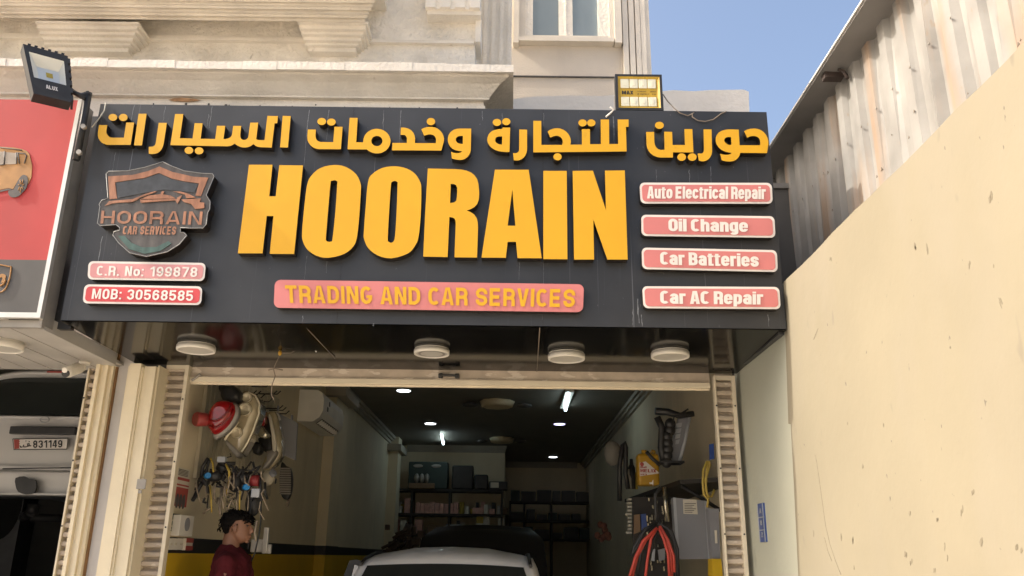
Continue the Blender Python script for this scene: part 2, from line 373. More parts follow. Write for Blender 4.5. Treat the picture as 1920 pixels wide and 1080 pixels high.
        return S, G, s
    elif c == 'o': st(_stad(L, Ql, B, XT, rl), True); return S, G, wl
    elif c == 'c': st(_arc(ml, XT-rl, ml-h, rl, 5, 180, 9)+_arc(ml, B+rl, ml-h, rl, 180, 355, 9)); return S, G, wl
    elif c == 'e': st(_arc(ml, B+rl, ml-h, rl, -8, -180, 9)+_arc(ml, XT-rl, ml-h, rl, 180, 0, 9)+[(Ql, X*.44)]); G.append([(s*.5, X*.42), (wl, X*.42), (wl, X*.42+s*.62), (s*.5, X*.42+s*.62)]); return S, G, wl
    elif c == 'a': st(_arc(ml, XT-rl*.9, ml-h, rl*.9, 172, 0, 9)+[(Ql, 0)]); st(_stad(L, Ql, B*.95, X*.54, (X*.54-B)/2), True); return S, G, wl
    elif c in 'hn':
        st([(L, 0), (L, 1 if c == 'h' else X)]); st([(L+s*.2, XT-s*.5)]+_arc(ml+s*.1, XT-rl*.8, Ql-ml-s*.1, rl*.8, 150, 0, 8)+[(Ql, 0)]); return S, G, wl
    elif c == 'u': st([(Ql, X), (Ql, 0)]); st([(L, X)]+_arc(ml-s*.1, B+rl*.8, ml-h-s*.1+s*.0, rl*.8, 180, 330, 8)+[(Ql-s*.2, B+s*.5)]); return S, G, wl
    elif c == 'i': st([(h, 0), (h, X)]); G.append([(0, X+.06), (s, X+.06), (s, 1), (0, 1)]); return S, G, s
    elif c == 'l': return [([(h, 0), (h, 1)], False)], G, s
    elif c == 't': st([(s*.75, .93), (s*.75, 0)]); G.append([(s*.75, 0), (s*1.75, 0), (s*1.75, s*.75), (s*.75, s*.75)]); G.append([(0, X-s*.62), (s*1.75, X-s*.62), (s*1.75, X), (0, X)]); return S, G, s*1.75
    elif c == 'r': st([(L, 0), (L, X)]); G.append([(s*.5, X*.70), (s*.95, X-s*.95), (s*1.75, X-s*1.0), (s*1.75, X), (s*1.2, X), (s*.5, X-s*.25)]); return S, G, s*1.75
    elif c in 'pgdbq':
        st(_stad(L, Ql, B, XT, rl), True)
        if c == 'p': st([(L, -.17), (L, X)])
        else: st([(Ql, X), (Ql, -.04)]+_arc(ml, -.04, ml-h, .10, 0, -160, 7))
        return S, G, wl
    return S, G, w
def ribbon(pts, closed, s):
    P_ = [Vector(p) for p in pts]; P_ = [p for i, p in enumerate(P_) if i == 0 or (p-P_[i-1]).length > 1e-4]
    if closed and (P_[0]-P_[-1]).length < 1e-4: P_.pop()
    i = 1
    while i < len(P_)-1:
        if (P_[i]-P_[i-1]).normalized().dot((P_[i+1]-P_[i]).normalized()) < -.75: P_.pop(i); i = max(1, i-1)
        else: i += 1
    n = len(P_); A_, B_ = [], []
    for i in range(n):
        d0 = (P_[i]-P_[i-1]).normalized() if (i > 0 or closed) else (P_[1]-P_[0]).normalized()
        d1 = (P_[(i+1) % n]-P_[i]).normalized() if (i < n-1 or closed) else d0
        t = (d0+d1); t = t.normalized() if t.length > 1e-6 else d0
        nn = Vector((-t.y, t.x)); k = s/2/max(.55, nn.dot(Vector((-d0.y, d0.x))))
        A_.append(P_[i]+nn*k); B_.append(P_[i]-nn*k)
    return A_, B_
def layout(body, s, w, X, gap, space):
    """-> list of (list of polygons, each a list of (x, y)) and total width"""
    out = []; x = 0
    for c in body:
        S, G, cw = glyph(c, s, w, X)
        if c == ' ': x += space; continue
        layers = []
        for p, cl in S:
            A_, B_ = ribbon(p, cl, s); n = len(A_); layers.append([[A_[i], A_[(i+1) % n], B_[(i+1) % n], B_[i]] for i in range(n if cl else n-1)])
        for g in G: layers.append([[Vector(q) for q in g]])
        out.append([[[(q.x+x, q.y) for q in f] for f in l] for l in layers]); x += cw+gap
    return out, x-gap
def text_px(mb, body, q, Y, s=.19, w=.56, X=.76, gap=.06, space=.26, slant=0.):
    """lettering on the plane Y; q = cap-line left, cap-line right, base-line right, base-line left in px"""
    TL, TR, BR, BL = [Vector(p) for p in q]; lays, W = layout(body, s, w, X, gap, space)
    for layers in lays:
        for k, l in enumerate(layers):
            for f in l:
                vs = []
                for x, y in f:
                    u = x/W; a = BL.lerp(BR, u); b = TL.lerp(TR, u); p = a.lerp(b, y); vs.append(P(p.x, p.y, Y=Y-k*.0006))
                mb.add(vs, [list(range(len(vs)))])
    return mb
def text_quad(mb, body, q3, s=.2, w=.56, X=.76, gap=.08, space=.3, off=Vector((0, 0, 0))):
    lays, W = layout(body, s, w, X, gap, space); nr = (q3[1]-q3[0]).cross(q3[3]-q3[0]).normalized()
    for layers in lays:
        for k, l in enumerate(layers):
            for f in l:
                mb.add([q3[3].lerp(q3[2], x/W).lerp(q3[0].lerp(q3[1], x/W), y)-nr*k*.0004*TQ for x, y in f], [list(range(len(f)))])
    return mb
TQ = 1

# ================================================================== GROUND
b = MB(); b.quad((-400, -400, 0), (400, -400, 0), (400, 5.6, 0), (-400, 5.6, 0)); b.quad((-400, 5.6, 0), (400, 5.6, 0), (400, 600, 0), (-400, 600, 0))
tag(b.build('ground', GROUND), kind='structure')
b = MB(); b.box((-2.6, 5.62, .004), (2.0, 20.6, .06)); tag(b.build('floor', FLOOR), kind='structure')
b = MB(); b.box((-9, 5.62, .004), (-2.82, 15, .06)); tag(b.build('floor', FLOOR), kind='structure')

# ================================================================== MAIN BUILDING
bd = thing('shop_building', (-3, 6, 0), 'cream stucco shop building with stepped cornice, brackets and two open garage bays', 'building')
DW, DS = 5.7, 4.6
SXW = 2.16
# front wall above the doors
b = MB()
WX = P(891, 90, Y=5.4).x
b.box((-14, 5.4, 2.85), (WX, 5.7, 9)); b.build('front_wall', STUCCO2, bd)
b = MB(); b.box((WX, 5.86, 2.85), (SXW, 6.0, 4.22)); b.box((1.62, 5.86, 0), (SXW, 6.0, 2.85)); b.build('front_wall', DKPAR, bd)  # facade in the gap beside the sign, its shade put into the dark colour
# projecting ledge slab with brushed white edge
zt, zb = P(500, 114, Y=5.0).z, P(500, 130, Y=5.0).z
xe = P(963, 120, Y=5.0).x
b = MB()
n = 60; top = []; 
for i in range(n):
    xa, xb = -14+(xe+14)*i/n, -14+(xe+14)*(i+1)/n
    d = random.uniform(-.004, .004)
    b.box((xa, 5.0+d, zb+random.uniform(0, .006)), (xb, 5.03, zt+random.uniform(-.008, .004)))
b.build('ledge_edge', WHITEPAINT, bd)
b = MB(); b.box((-14, 5.03, zb+.01), (xe, 6.3, zt-.01)); b.build('ledge', STUCCO, bd)
zc1 = P(400, 181, Y=5.17).z
pf = [(5.04, zb+.012), (5.05, zb-.004), (5.10, zb-.03), (5.165, zc1+.012), (5.165, zc1), (5.20, zc1-.004), (5.20, zc1-.03), (5.19, zc1-.035), (5.19, 3.9), (5.42, 3.9), (5.42, zb+.012)]
b = MB(); b.loft([[Vector((-14, y, z)) for y, z in pf], [Vector((xe-.012-(y-5.03)*1.15, y, z)) for y, z in pf]], 0, True, False)
b.build('cove', STUCCO, bd)
b = MB()
for k in range(26):
    x = random.uniform(-2.6, -.3); z = zc1-.035-random.uniform(.01, .05); b.ell((x, 5.188, z), (random.uniform(.004, .010), .003, random.uniform(.004, .012)), n=6)
b.build('drill_mark', DKPAR, bd)
# unseen block added over the cornice end to shade the corrugated sheets
b = MB(); b.box((-1.75, 4.46, 5.45), (-.98, 5.4, 7.3)); b.build('shade_block', STUCCO, bd)
b = MB()
rs_ = P(345, 188, Y=5.185)
b.prism([[rs_+Vector((dx*.012, -.004, dz*.01)) for dx, dz in ((-9, 0), (-6, 1.2), (-2, 1.6), (3, 1.4), (7, .8), (10, 0), (6, -.9), (2, -1.3), (-3, -1.1), (-7, -.8))]], (0, .003, 0), 0, 0)
b.build('rust_stain', mat('rust stain', (.42, .24, .12), .9, var=.4, vs=20), bd)
# string course above ledge
z1, z2 = P(400, 76, Y=5.37).z, P(400, 71, Y=5.37).z
b = MB(); b.box((-14, 5.365, z1), (WX-.01, 5.4, z2)); b.box((-14, 5.385, z2), (P(700, 60, Y=5.37).x, 5.4, z2+.03)); b.build('string_course', STUCCO, bd)
# big cornice
cr = P(716, 10, Y=5.05).x
b = MB()
prof = [(5.4, 38), (5.14, 38), (5.14, 31), (5.10, 30), (5.10, 26), (5.07, 22), (5.07, 17), (5.03, 15), (5.02, 10), (5.0, 9), (5.0, 3), (4.97, 2), (4.95, -8), (4.90, -9), (4.90, -40), (5.4, -60)]
pts = [(y, P(400, py, Y=y).z) for y, py in prof]
# profile swept along X with mitred return at the right-hand end
rings = []
for end in (0, 1):
    rings.append([Vector((-14 if end == 0 else cr-(y-4.9)*.55, y, z)) for y, z in pts])
b.loft(rings, 0, True, False)
b.build('cornice', STUCCO, bd)
def bracket(x0, x1, x2, x3):
    b = MB()
    rows = [(38, 44, 0.), (44, 54, .2), (56, 65, .42), (67, 74, .62), (76, 86, .85)]
    for i, (ya, yb, t) in enumerate(rows):
        xa, xb = x0+(x2-x0)*t, x1+(x3-x1)*t
        yf = 5.16+.035*i
        A = P(xa, ya, Y=yf); B = P(xb, yb, Y=yf)
        b.box((A.x, yf, B.z), (B.x, 5.4, A.z), 0, .006)
        b.box((A.x+.02, yf+.03, B.z-.03), (B.x-.02, 5.4, B.z))
    b.build('bracket', STUCCO, bd)
bracket(65, 260, 86, 240); bracket(558, 690, 575, 668)
# ornament block near top
A = P(798, 0, Y=5.25); B = P(900, 14, Y=5.25)
b = MB(); b.box((A.x, 5.27, B.z), (B.x, 5.4, B.z+.5))
for k in range(4):
    xa = A.x+(B.x-A.x)*(k*.27); b.box((xa, 5.25, B.z), (min(xa+.075, B.x), 5.27, B.z+.5))
b.build('ornament_block', WHITEPAINT, bd)
b = MB(); b.box((A.x+.01, 5.29, B.z-.035), (B.x+.005, 5.4, B.z)); b.box((WX, 5.36, P(895, 78, Y=5.36).z), (WX+.04, 5.6, B.z)); b.build('ornament_base', STUCCO, bd)
# fluted corner pilaster
b = MB(); xa = P(892, 60, Y=5.9).x; xb = P(959, 60, Y=5.9).x
k = 9
for i in range(k):
    x0 = xa+(xb-xa)*i/k; x1 = xa+(xb-xa)*(i+1)/k
    b.box((x0, 5.82+.02*(i % 2)+.008*i, 4.3), (x1, 6.4, 9))
b.build('corner_pilaster', STUCCO, bd)
# roof to keep daylight out of the rooms
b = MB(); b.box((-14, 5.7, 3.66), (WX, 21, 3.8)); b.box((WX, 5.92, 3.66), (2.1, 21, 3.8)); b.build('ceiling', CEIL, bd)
# workshop room (right-hand bay)
LX, RX, BK = -2.3, 1.8, 17.3
def strip_wall(b, x0, x1, y0, y1):
    b.box((x0, y0, 0), (x1, y1, 1.5), 2); b.box((x0, y0, 1.5), (x1, y1, 1.605), 1); b.box((x0, y0, 1.605), (x1, y1, 3.66), 0)
b = MB(); strip_wall(b, LX-.2, LX, 5.72, 20.6); b.build('side_wall', [INW, INB, INY], bd)
for y0_, y1_, d_ in ((10.35, 11.1, .13), (16.0, 16.5, .18)):
    b = MB(); strip_wall(b, LX, LX+d_, y0_, y1_); b.build('wall_column', [INW, INB, INY], bd)
b = MB(); b.box((RX, 6.0, 0), (RX+.2, 20.6, 3.66)); b.build('side_wall', INW, bd)
b = MB(); bx = P(946, 900, Y=BK).x; b.box((LX, BK, 0), (bx, BK+.2, 3.66)); b.box((bx-.2, BK+.2, 0), (bx, 20.2, 3.66)); b.box((bx, 20.2, 0), (RX, 20.4, 3.66)); b.build('back_wall', INW, bd)
b = MB()
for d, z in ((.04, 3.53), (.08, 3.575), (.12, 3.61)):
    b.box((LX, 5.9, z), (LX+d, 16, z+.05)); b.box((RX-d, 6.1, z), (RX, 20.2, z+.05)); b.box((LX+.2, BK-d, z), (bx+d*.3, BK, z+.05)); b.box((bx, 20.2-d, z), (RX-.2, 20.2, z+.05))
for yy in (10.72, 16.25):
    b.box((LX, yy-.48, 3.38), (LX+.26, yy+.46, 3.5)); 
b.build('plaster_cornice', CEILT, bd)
# left-hand bay room
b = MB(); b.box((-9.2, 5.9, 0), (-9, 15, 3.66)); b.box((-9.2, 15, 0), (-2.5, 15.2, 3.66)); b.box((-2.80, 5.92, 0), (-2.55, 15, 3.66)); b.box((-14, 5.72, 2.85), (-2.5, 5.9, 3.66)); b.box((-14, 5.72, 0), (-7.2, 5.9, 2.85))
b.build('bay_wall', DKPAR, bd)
# pillars between the bays
def xs_at(px0, px1, py, Y): return P(px0, py, Y=Y).x, P(px1, py, Y=Y).x
x0, x1 = xs_at(191, 217, 690, 5.6); b = MB()
for i in range(4):
    xa = x0+(x1-x0)*i/4; b.box((xa, 5.52+.02*(i % 2)+.01*i, 0), (x0+(x1-x0)*(i+1)/4, 5.9, 2.85))
b.build('pillar', PILC, bd, 'narrow whitish fluted pillar')
x2, x3 = xs_at(217, 247, 690, 5.6); b = MB(); b.box((x1+.012, 5.62, 0), (x3, 5.9, 2.85)); b.build('pillar', PILG, bd, 'flat grey pillar face')
b = MB(); b.box((x1, 5.60, 0), (x1+.012, 5.9, 2.85)); b.build('crack', RUSTLINE, bd)
x4, x5 = xs_at(247, 303, 690, 5.55); b = MB()
segs = [(0, .08, 5.50), (.08, .14, 5.48), (.14, .50, 5.46), (.50, .56, 5.475), (.56, .94, 5.49), (.94, 1, 5.52)]
for a, c, y in segs: b.box((x4+(x5-x4)*a, y, 0), (x4+(x5-x4)*c, 5.9, 2.69+random.uniform(-.02, .015)))
b.build('pillar', PILC, bd, 'wide cream pillar with vertical mouldings')
b = MB(); b.box((x4+.01, 5.64, 2.70), (x5-.01, 5.9, 2.86)); b.build('lintel', DKPAR, bd)
b = MB(); A = P(258, 898, Y=5.455); B = P(272, 917, Y=5.455); b.box((A.x, 5.452, B.z), (B.x, 5.459, A.z)); 
A2 = P(260, 919, Y=5.455); b.box((A2.x, 5.452, A2.z-.02), (A2.x+.02, 5.459, A2.z)); b.build('sticker', GREYMET, bd)

# ================================================================== REAR BUILDING WITH WINDOW
FB = 7.6
rb = thing('apartment_building', (.6, FB, 0), 'grey beige rear building with a pale window above the yellow floodlight', 'building')
xr = P(1215, 70, Y=FB).x
b = MB(); b.box((-1.2, FB, 3.9), (xr, 14, 11)); b.build('wall', FARWALL, rb)
b = MB()
for px in (1168, 1180, 1192, 1201, 1209):
    xa = P(px, 70, Y=FB-.06).x; b.box((xa, FB-.06-(px % 3)*.012, 3.9), (xa+.055, FB, 11))
b.build('pilaster', FARTRIM, rb)
b = MB()
for py in (146,): 
    z = P(1050, py, Y=FB).z; b.box((-.5, FB-.02, z), (P(1166, 100, Y=FB).x, FB, z+.012))
z = P(1160, 86, Y=FB).z; b.box((P(1160, 80, Y=FB).x, FB-.012, z), (P(1168, 80, Y=FB).x, FB, z+.01)); b.build('groove_line', DKPAR, rb)
wn = MB()
def wbox(b, px0, px1, py0, y0, y1, z1, mi=0):
    A = P(px0, 40, Y=FB); B = P(px1, py0, Y=FB); b.box((A.x, y0, B.z), (P(px1, 40, Y=FB).x, y1, z1), mi)
T = 9.0
wbox(wn, 963, 973, 90, FB-.10, FB, T); wbox(wn, 973, 985, 80, FB-.07, FB, T); wbox(wn, 1150, 1163, 90, FB-.10, FB, T); wbox(wn, 1141, 1150, 80, FB-.07, FB, T)
A = P(973, 79, Y=FB); B = P(1150, 88, Y=FB); wn.box((A.x, FB-.10, B.z), (B.x, FB, A.z)); 
A = P(985, 73, Y=FB); B = P(1141, 79, Y=FB); wn.box((A.x, FB-.07, B.z), (B.x, FB, A.z))
wf = wn.build('window', FARTRIM, rb)
b = MB(); zb_ = P(1050, 73, Y=FB).z
for pa, pb in ((985, 999), (1047, 1073), (1120, 1141)):
    b.box((P(pa, 40, Y=FB).x, FB-.05, zb_), (P(pb, 40, Y=FB).x, FB-.002, T))
b.box((P(1059, 40, Y=FB).x, FB-.06, zb_), (P(1061, 40, Y=FB).x, FB-.05, T))
b.build('frame', WHITEPAINT, wf)
for pa, pb in ((999, 1047), (1073, 1120)):
    b = MB(); b.box((P(pa, 40, Y=FB).x, FB-.025, zb_), (P(pb, 40, Y=FB).x, FB-.004, T)); b.build('pane', GLASS, wf)
# low white parapet behind the sign
b = MB(); YP = 5.75
top = [(960, 186), (1000, 181), (1060, 179), (1130, 180), (1160, 177), (1240, 171), (1262, 169), (1300, 171), (1330, 169), (1395, 168), (1404, 172), (1406, 240), (960, 236)]
b.prism([plane(top, YP)], (0, .25, 0), 0, 0)
tag(b.build('parapet_wall', PARAPET), 'low white painted parapet wall behind the right end of the black sign', 'wall')

xr_gap = (P(150, 195, Y=4.53).x+P(77, 586, Y=4.53).x)/2+.012
# ================================================================== BLACK SIGNBOARD
sg = thing('shop_signboard', (-.4, 5.1, 2.76), 'black signboard with yellow Arabic and Latin letters over the garage door', 'signboard')
TLs, TRs, BRs, BLs = P(190, 194, Y=DS), P(1440, 211, Y=DS), P(1472, 617, Y=DS), P(112, 600, Y=DS)
ZT = (TLs.z+TRs.z)/2; ZB = (BLs.z+BRs.z)/2; XL = (TLs.x+BLs.x)/2; XR = (TRs.x+BRs.x)/2
b = MB(); b.box((XL, DS, ZB), (XR, DS+.05, ZT)); b.build('front_panel', BLACKP, sg)
b = MB(); b.box((XR-.03, DS+.05, ZB-.02), (XR, 5.7, ZT-.02)); b.build('side_panel', BLACKP, sg); b = MB(); b.box((XL, DS+.05, ZB), (XL+.02, 5.18, ZT-.02)); b.build('side_panel', BLACKP, sg); b = MB(); b.box((-2.95, DS+.12, ZB-.02), (XL, DS+.16, ZT-.02)); b.build('side_panel', BLACKP, sg)  # last panel is an added sheet that darkens the gap beside the red sign
b = MB(); zk = 2.735
b.add([(XL, DS+.002, ZB-.006), (XR, DS+.002, ZB-.006), (XR, 5.7, zk), (XL, 5.7, zk), (XL, DS+.05, ZB+.03), (XR-.03, DS+.05, ZB+.03), (XR-.03, 5.7, zk+.05), (XL, 5.7, zk+.05)],
      [(0, 1, 2, 3), (4, 5, 6, 7), (0, 1, 5, 4), (2, 3, 7, 6), (0, 3, 7, 4), (1, 2, 6, 5)])
b.build('soffit', SOFFITM, sg)
b = MB(); b.tube([P(1012, 612, Y=DS+.006)+Vector((0, 0, -.01)), P(1006, 706, Z=zk-.004)], .003, n=5)
b.tube([P(568, 604, Y=DS+.006)+Vector((0, 0, -.01)), P(628, 672, Z=zk-.002)], .0025, n=5)
b.build('panel_joint', BROWNW, sg)
TH = .062
def letter(loops, name='letter', m=(YEL, RET), th=TH):
    b = MB(); b.prism([plane(l, DS-th) for l in loops], (0, th, 0), 0, 1, False)
    return b.build(name, list(m), sg)
S54 = lambda pts, ox: xf(pts, ox, 300, 5.4)
letter([S54([(145, 48), (383, 48), (350, 367), (415, 367), (452, 52), (692, 55), (602, 952), (355, 950), (393, 567), (325, 567), (282, 945), (32, 945)], 440)])
letter([smooth(S54([(1010, 50), (1130, 72), (1230, 145), (1275, 240), (1277, 320), (1262, 560), (1240, 770), (1205, 870), (1110, 950), (950, 990), (830, 970), (735, 905), (690, 820), (682, 740), (700, 520), (732, 260), (775, 160), (870, 80)], 440)),
        smooth(S54([(1010, 205), (1035, 215), (1038, 250), (1020, 520), (992, 790), (975, 825), (950, 828), (928, 815), (924, 780), (945, 520), (970, 240), (985, 212)], 440))])
letter([smooth(S54([(330, 63), (450, 88), (535, 145), (585, 230), (594, 310), (588, 560), (567, 770), (535, 860), (460, 945), (290, 995), (150, 965), (55, 890), (15, 800), (12, 730), (30, 480), (55, 220), (100, 140), (200, 80)], 680)),
        smooth(S54([(325, 212), (348, 222), (353, 250), (345, 500), (328, 770), (310, 825), (285, 838), (262, 825), (254, 790), (268, 520), (286, 260), (298, 222)], 680))])
letter([S54([(660, 86), (940, 92), (1000, 97), (1050, 107), (1095, 125), (1130, 152), (1158, 190), (1172, 240), (1180, 330), (1176, 400), (1160, 445), (1130, 477), (1095, 497), (1055, 512), (1095, 528), (1130, 553), (1155, 590), (1165, 630), (1167, 680), (1164, 820), (1158, 988), (930, 985), (942, 660), (940, 615), (930, 593), (910, 582), (878, 577), (860, 983), (613, 978), (632, 560)], 680),
        S54([(892, 242), (925, 244), (945, 255), (955, 275), (958, 310), (955, 370), (948, 410), (925, 430), (885, 435)], 680)])
letter([S54([(43, 98), (385, 98), (517, 995), (272, 993), (257, 829), (172, 829), (153, 990), (-93, 988)], 920), S54([(219, 300), (250, 665), (172, 665)], 920)])
letter([S54([(533, 110), (770, 110), (777, 1005), (533, 1003)], 920)])
letter([S54([(830, 110), (1035, 108), (1167, 505), (1157, 107), (1358, 105), (1387, 1008), (1182, 1008), (1040, 605), (1047, 1008), (845, 1008)], 920)])
def arab(pts, ox, oy, s=9.6, holes=()):
    letter([xf(pts, ox, oy, s)]+[smooth(xf(h, ox, oy, s), 2) for h in holes], 'arabic_letter', th=.055)
def dot(c, rx, ry, ox, oy, s=9.6): letter([xf(ell_px(c, rx, ry), ox, oy, s)], 'letter_dot', th=.055)
arab([(152, 330), (300, 330), (282, 440), (284, 475), (300, 510), (325, 535), (355, 550), (400, 558), (597, 558), (640, 285), (782, 285), (720, 688), (330, 688), (280, 683), (235, 667), (195, 643), (165, 610), (142, 570), (130, 525), (130, 460)], 170, 200)
dot((400, 192), 78, 63, 170, 200); dot((587, 194), 78, 66, 170, 200)
arab([(862, 127), (1007, 127), (923, 697), (780, 697)], 170, 200)
arab([(1225, 290), (1372, 293), (1315, 660), (1303, 710), (1280, 760), (1245, 805), (1200, 836), (1150, 850), (1100, 853), (1045, 845), (1047, 722), (1100, 720), (1130, 712), (1155, 693), (1170, 660)], 170, 200)
arab([(-304, 132), (-156, 132), (-219, 568), (10, 572), (48, 297), (192, 300), (155, 577), (418, 580), (450, 343), (598, 345), (568, 582), (610, 582), (655, 570), (690, 550), (712, 525), (722, 495), (742, 345), (887, 347), (868, 500), (870, 540), (885, 575), (910, 595), (935, 600), (965, 595), (990, 580), (1007, 560), (1017, 530), (1048, 287), (1192, 287), (1155, 585), (1190, 600), (1305, 602), (1358, 165), (1547, 170), (1535, 298), (1487, 298), (1435, 737), (1240, 730), (1190, 723), (1150, 708), (1105, 672), (1060, 707), (1010, 728), (960, 735), (910, 733), (865, 722), (820, 702), (768, 665), (730, 690), (690, 705), (640, 714), (-389, 692)], 360, 200)
dot((-56, 787), 78, 64, 360, 200); dot((127, 794), 78, 64, 360, 200)
arab([(1633, 165), (1777, 170), (1727, 735), (1585, 733)], 360, 200)
arab([(165, 362), (310, 365), (303, 480), (310, 520), (330, 555), (362, 578), (400, 588), (622, 590), (645, 312), (790, 315), (760, 718), (360, 716), (315, 708), (270, 690), (225, 658), (185, 610), (163, 565), (157, 525), (157, 470)], 560, 205)
dot((415, 218), 78, 64, 560, 205); dot((588, 229), 78, 64, 560, 205)
arc = [(1408+245*math.cos(a), 572-222*math.sin(a)) for a in [math.pi-(i/30)*(2*math.pi-R(42)) for i in range(31)]]
arab([(918, 152), (1063, 155), (1035, 592), (1160, 595)]+arc+[(1228, 722), (880, 720)], 560, 205, holes=[ell_px((1408, 570), 100, 92, 14)])
arab([(305, 328), (350, 328), (400, 335), (450, 352), (495, 382), (530, 425), (550, 475), (558, 530), (558, 608), (930, 608), (938, 560), (935, 525), (920, 493), (890, 465), (860, 453), (830, 450), (790, 454), (755, 464), (722, 478), (672, 358), (715, 337), (760, 323), (805, 316), (860, 316), (915, 325), (965, 347), (1010, 382), (1045, 425), (1068, 475), (1080, 530), (1075, 590), (1030, 742), (145, 737), (152, 605), (410, 605), (412, 530), (405, 495), (388, 472), (365, 460), (297, 460)], 720, 205)
dot((845, 220), 76, 66, 720, 205)
HW = [(1420, 478), (1418, 622), (1380, 622), (1345, 613), (1315, 595), (1297, 570), (1292, 545), (1300, 512), (1322, 490), (1355, 480)]
def waw(p, hole, ox, oy, s): letter([xf(p, ox, oy, s), xf(hole, ox, oy, s)], 'arabic_letter', th=.055)
waw([(1570, 347), (1562, 740), (1553, 780), (1530, 822), (1495, 865), (1455, 892), (1410, 908), (1370, 912), (1300, 905), (1222, 885), (1208, 762), (1250, 780), (1300, 788), (1345, 787), (1385, 775), (1405, 755), (1350, 750), (1290, 737), (1235, 710), (1190, 670), (1162, 620), (1148, 560), (1150, 510), (1165, 460), (1190, 420), (1225, 387), (1265, 363), (1310, 350), (1380, 345)], HW, 720, 205, 9.6)
waw([(405, 278), (543, 280), (530, 720), (460, 720), (390, 714), (330, 703), (270, 683), (215, 650), (172, 608), (143, 560), (130, 510), (135, 455), (152, 410), (182, 370), (222, 340), (270, 321), (340, 308), (403, 303)], [(400, 438), (395, 585), (350, 582), (312, 568), (285, 542), (272, 512), (280, 475), (300, 452), (330, 440)], 900, 210, 9.6)
dot((305, 187), 76, 64, 900, 210); dot((473, 174), 74, 64, 900, 210)
arab([(708, 315), (848, 318), (847, 680), (838, 730), (818, 778), (785, 822), (745, 853), (700, 870), (660, 873), (610, 870), (595, 742), (640, 742), (672, 733), (695, 712), (705, 680)], 900, 210)
arab([(960, 158), (1103, 160), (1105, 592), (1480, 592), (1490, 540), (1485, 500), (1465, 465), (1435, 442), (1400, 430), (1365, 428), (1310, 440), (1265, 460), (1218, 350), (1260, 322), (1305, 304), (1350, 294), (1395, 292), (1445, 298), (1500, 318), (1550, 352), (1590, 395), (1618, 445), (1633, 495), (1635, 540), (1625, 588), (1835, 585), (1833, 308), (1979, 308), (1981, 580), (2176, 578), (2172, 135), (2322, 135), (2326, 577), (2487, 575), (2477, 135), (2674, 135), (2674, 268), (2626, 268), (2639, 710), (960, 727)], 900, 210)
dot((1396, 806), 75, 65, 900, 210); dot((1846, 196), 75, 64, 900, 210); dot((2003, 196), 75, 64, 900, 210)
arab([(210, 367), (357, 365), (363, 560), (375, 610), (398, 652), (432, 682), (475, 697), (552, 695), (543, 362), (690, 365), (698, 607), (925, 607), (915, 315), (1062, 315), (1082, 745), (705, 742), (705, 838), (470, 838), (410, 828), (350, 803), (300, 768), (258, 718), (232, 665), (220, 610)], 1190, 210, 9.82)
dot((455, 245), 82, 66, 1190, 210, 9.82); dot((865, 830), 80, 70, 1190, 210, 9.82); dot((1060, 830), 82, 70, 1190, 210, 9.82)
arab([(90, 320), (237, 320), (247, 730), (238, 780), (215, 828), (180, 870), (135, 897), (80, 909), (40, 905), (2, 895), (-18, 765), (40, 766), (70, 758), (90, 737), (98, 700)], 1310, 210, 9.82)
waw([(737, 325), (755, 612), (1130, 612), (1135, 560), (1128, 515), (1108, 480), (1075, 455), (1035, 443), (990, 441), (940, 450), (893, 475), (838, 352), (890, 325), (950, 309), (1030, 303), (1090, 312), (1145, 333), (1195, 368), (1240, 420), (1268, 475), (1283, 530), (1285, 590), (1258, 757), (765, 752), (750, 805), (720, 850), (680, 884), (630, 905), (570, 912), (500, 907), (425, 890), (395, 765), (440, 781), (490, 788), (550, 785), (585, 773), (610, 752), (550, 745), (480, 727), (420, 697), (370, 655), (333, 600), (314, 540), (315, 480), (333, 425), (370, 378), (420, 347), (480, 328), (540, 320), (640, 320)], [(597, 462), (603, 605), (560, 606), (525, 593), (495, 570), (475, 540), (470, 515), (482, 488), (508, 467), (545, 460)], 1310, 210, 9.82)

b = MB()
for px, ya_, yb_, w_ in ((252, 196, 243, .006), (310, 199, 228, .003), (398, 199, 240, .005), (392, 214, 236, .003), (217, 285, 322, .003), (580, 206, 330, .003), (617, 206, 262, .005), (720, 207, 246, .005), (752, 207, 272, .003), (905, 208, 226, .004), (942, 212, 225, .003), (1020, 212, 238, .003), (1150, 218, 275, .006), (1292, 318, 342, .004), (1332, 312, 345, .004), (1230, 318, 340, .003), (192, 443, 500, .008), (575, 480, 525, .003), (613, 488, 512, .003), (974, 490, 525, .003), (1018, 492, 600, .003), (1196, 560, 606, .008), (1186, 580, 610, .005), (1203, 590, 612, .006), (700, 606, 612, .01), (568, 592, 604, .006), (1440, 590, 612, .006)):
    n_ = 5; A_ = P(px, ya_, Y=DS-.0006); B_ = P(px-(px-1010)*-.00022*(yb_-ya_), yb_, Y=DS-.0006)
    L_, Q_ = [], []
    for i in range(n_+1):
        c = A_.lerp(B_, i/n_); c.x = A_.x+random.uniform(-.003, .003); ww = w_*.5*random.uniform(.35, 1)*(1-.5*i/n_)
        L_.append(c+Vector((-ww, 0, 0))); Q_.append(c+Vector((ww, 0, 0)))
    for i in range(n_): b.quad(L_[i], Q_[i], Q_[i+1], L_[i+1])
b.build('drip_stain', mat('pale drip stain', (.20, .21, .22), .8, var=.5, vs=60), sg)
b = MB()
for px in (648, 1018): 
    x_ = P(px, 400, Y=DS).x; b.box((x_-.0015, DS-.0008, ZB), (x_+.0015, DS, ZT))
b.build('panel_seam', RET, sg)
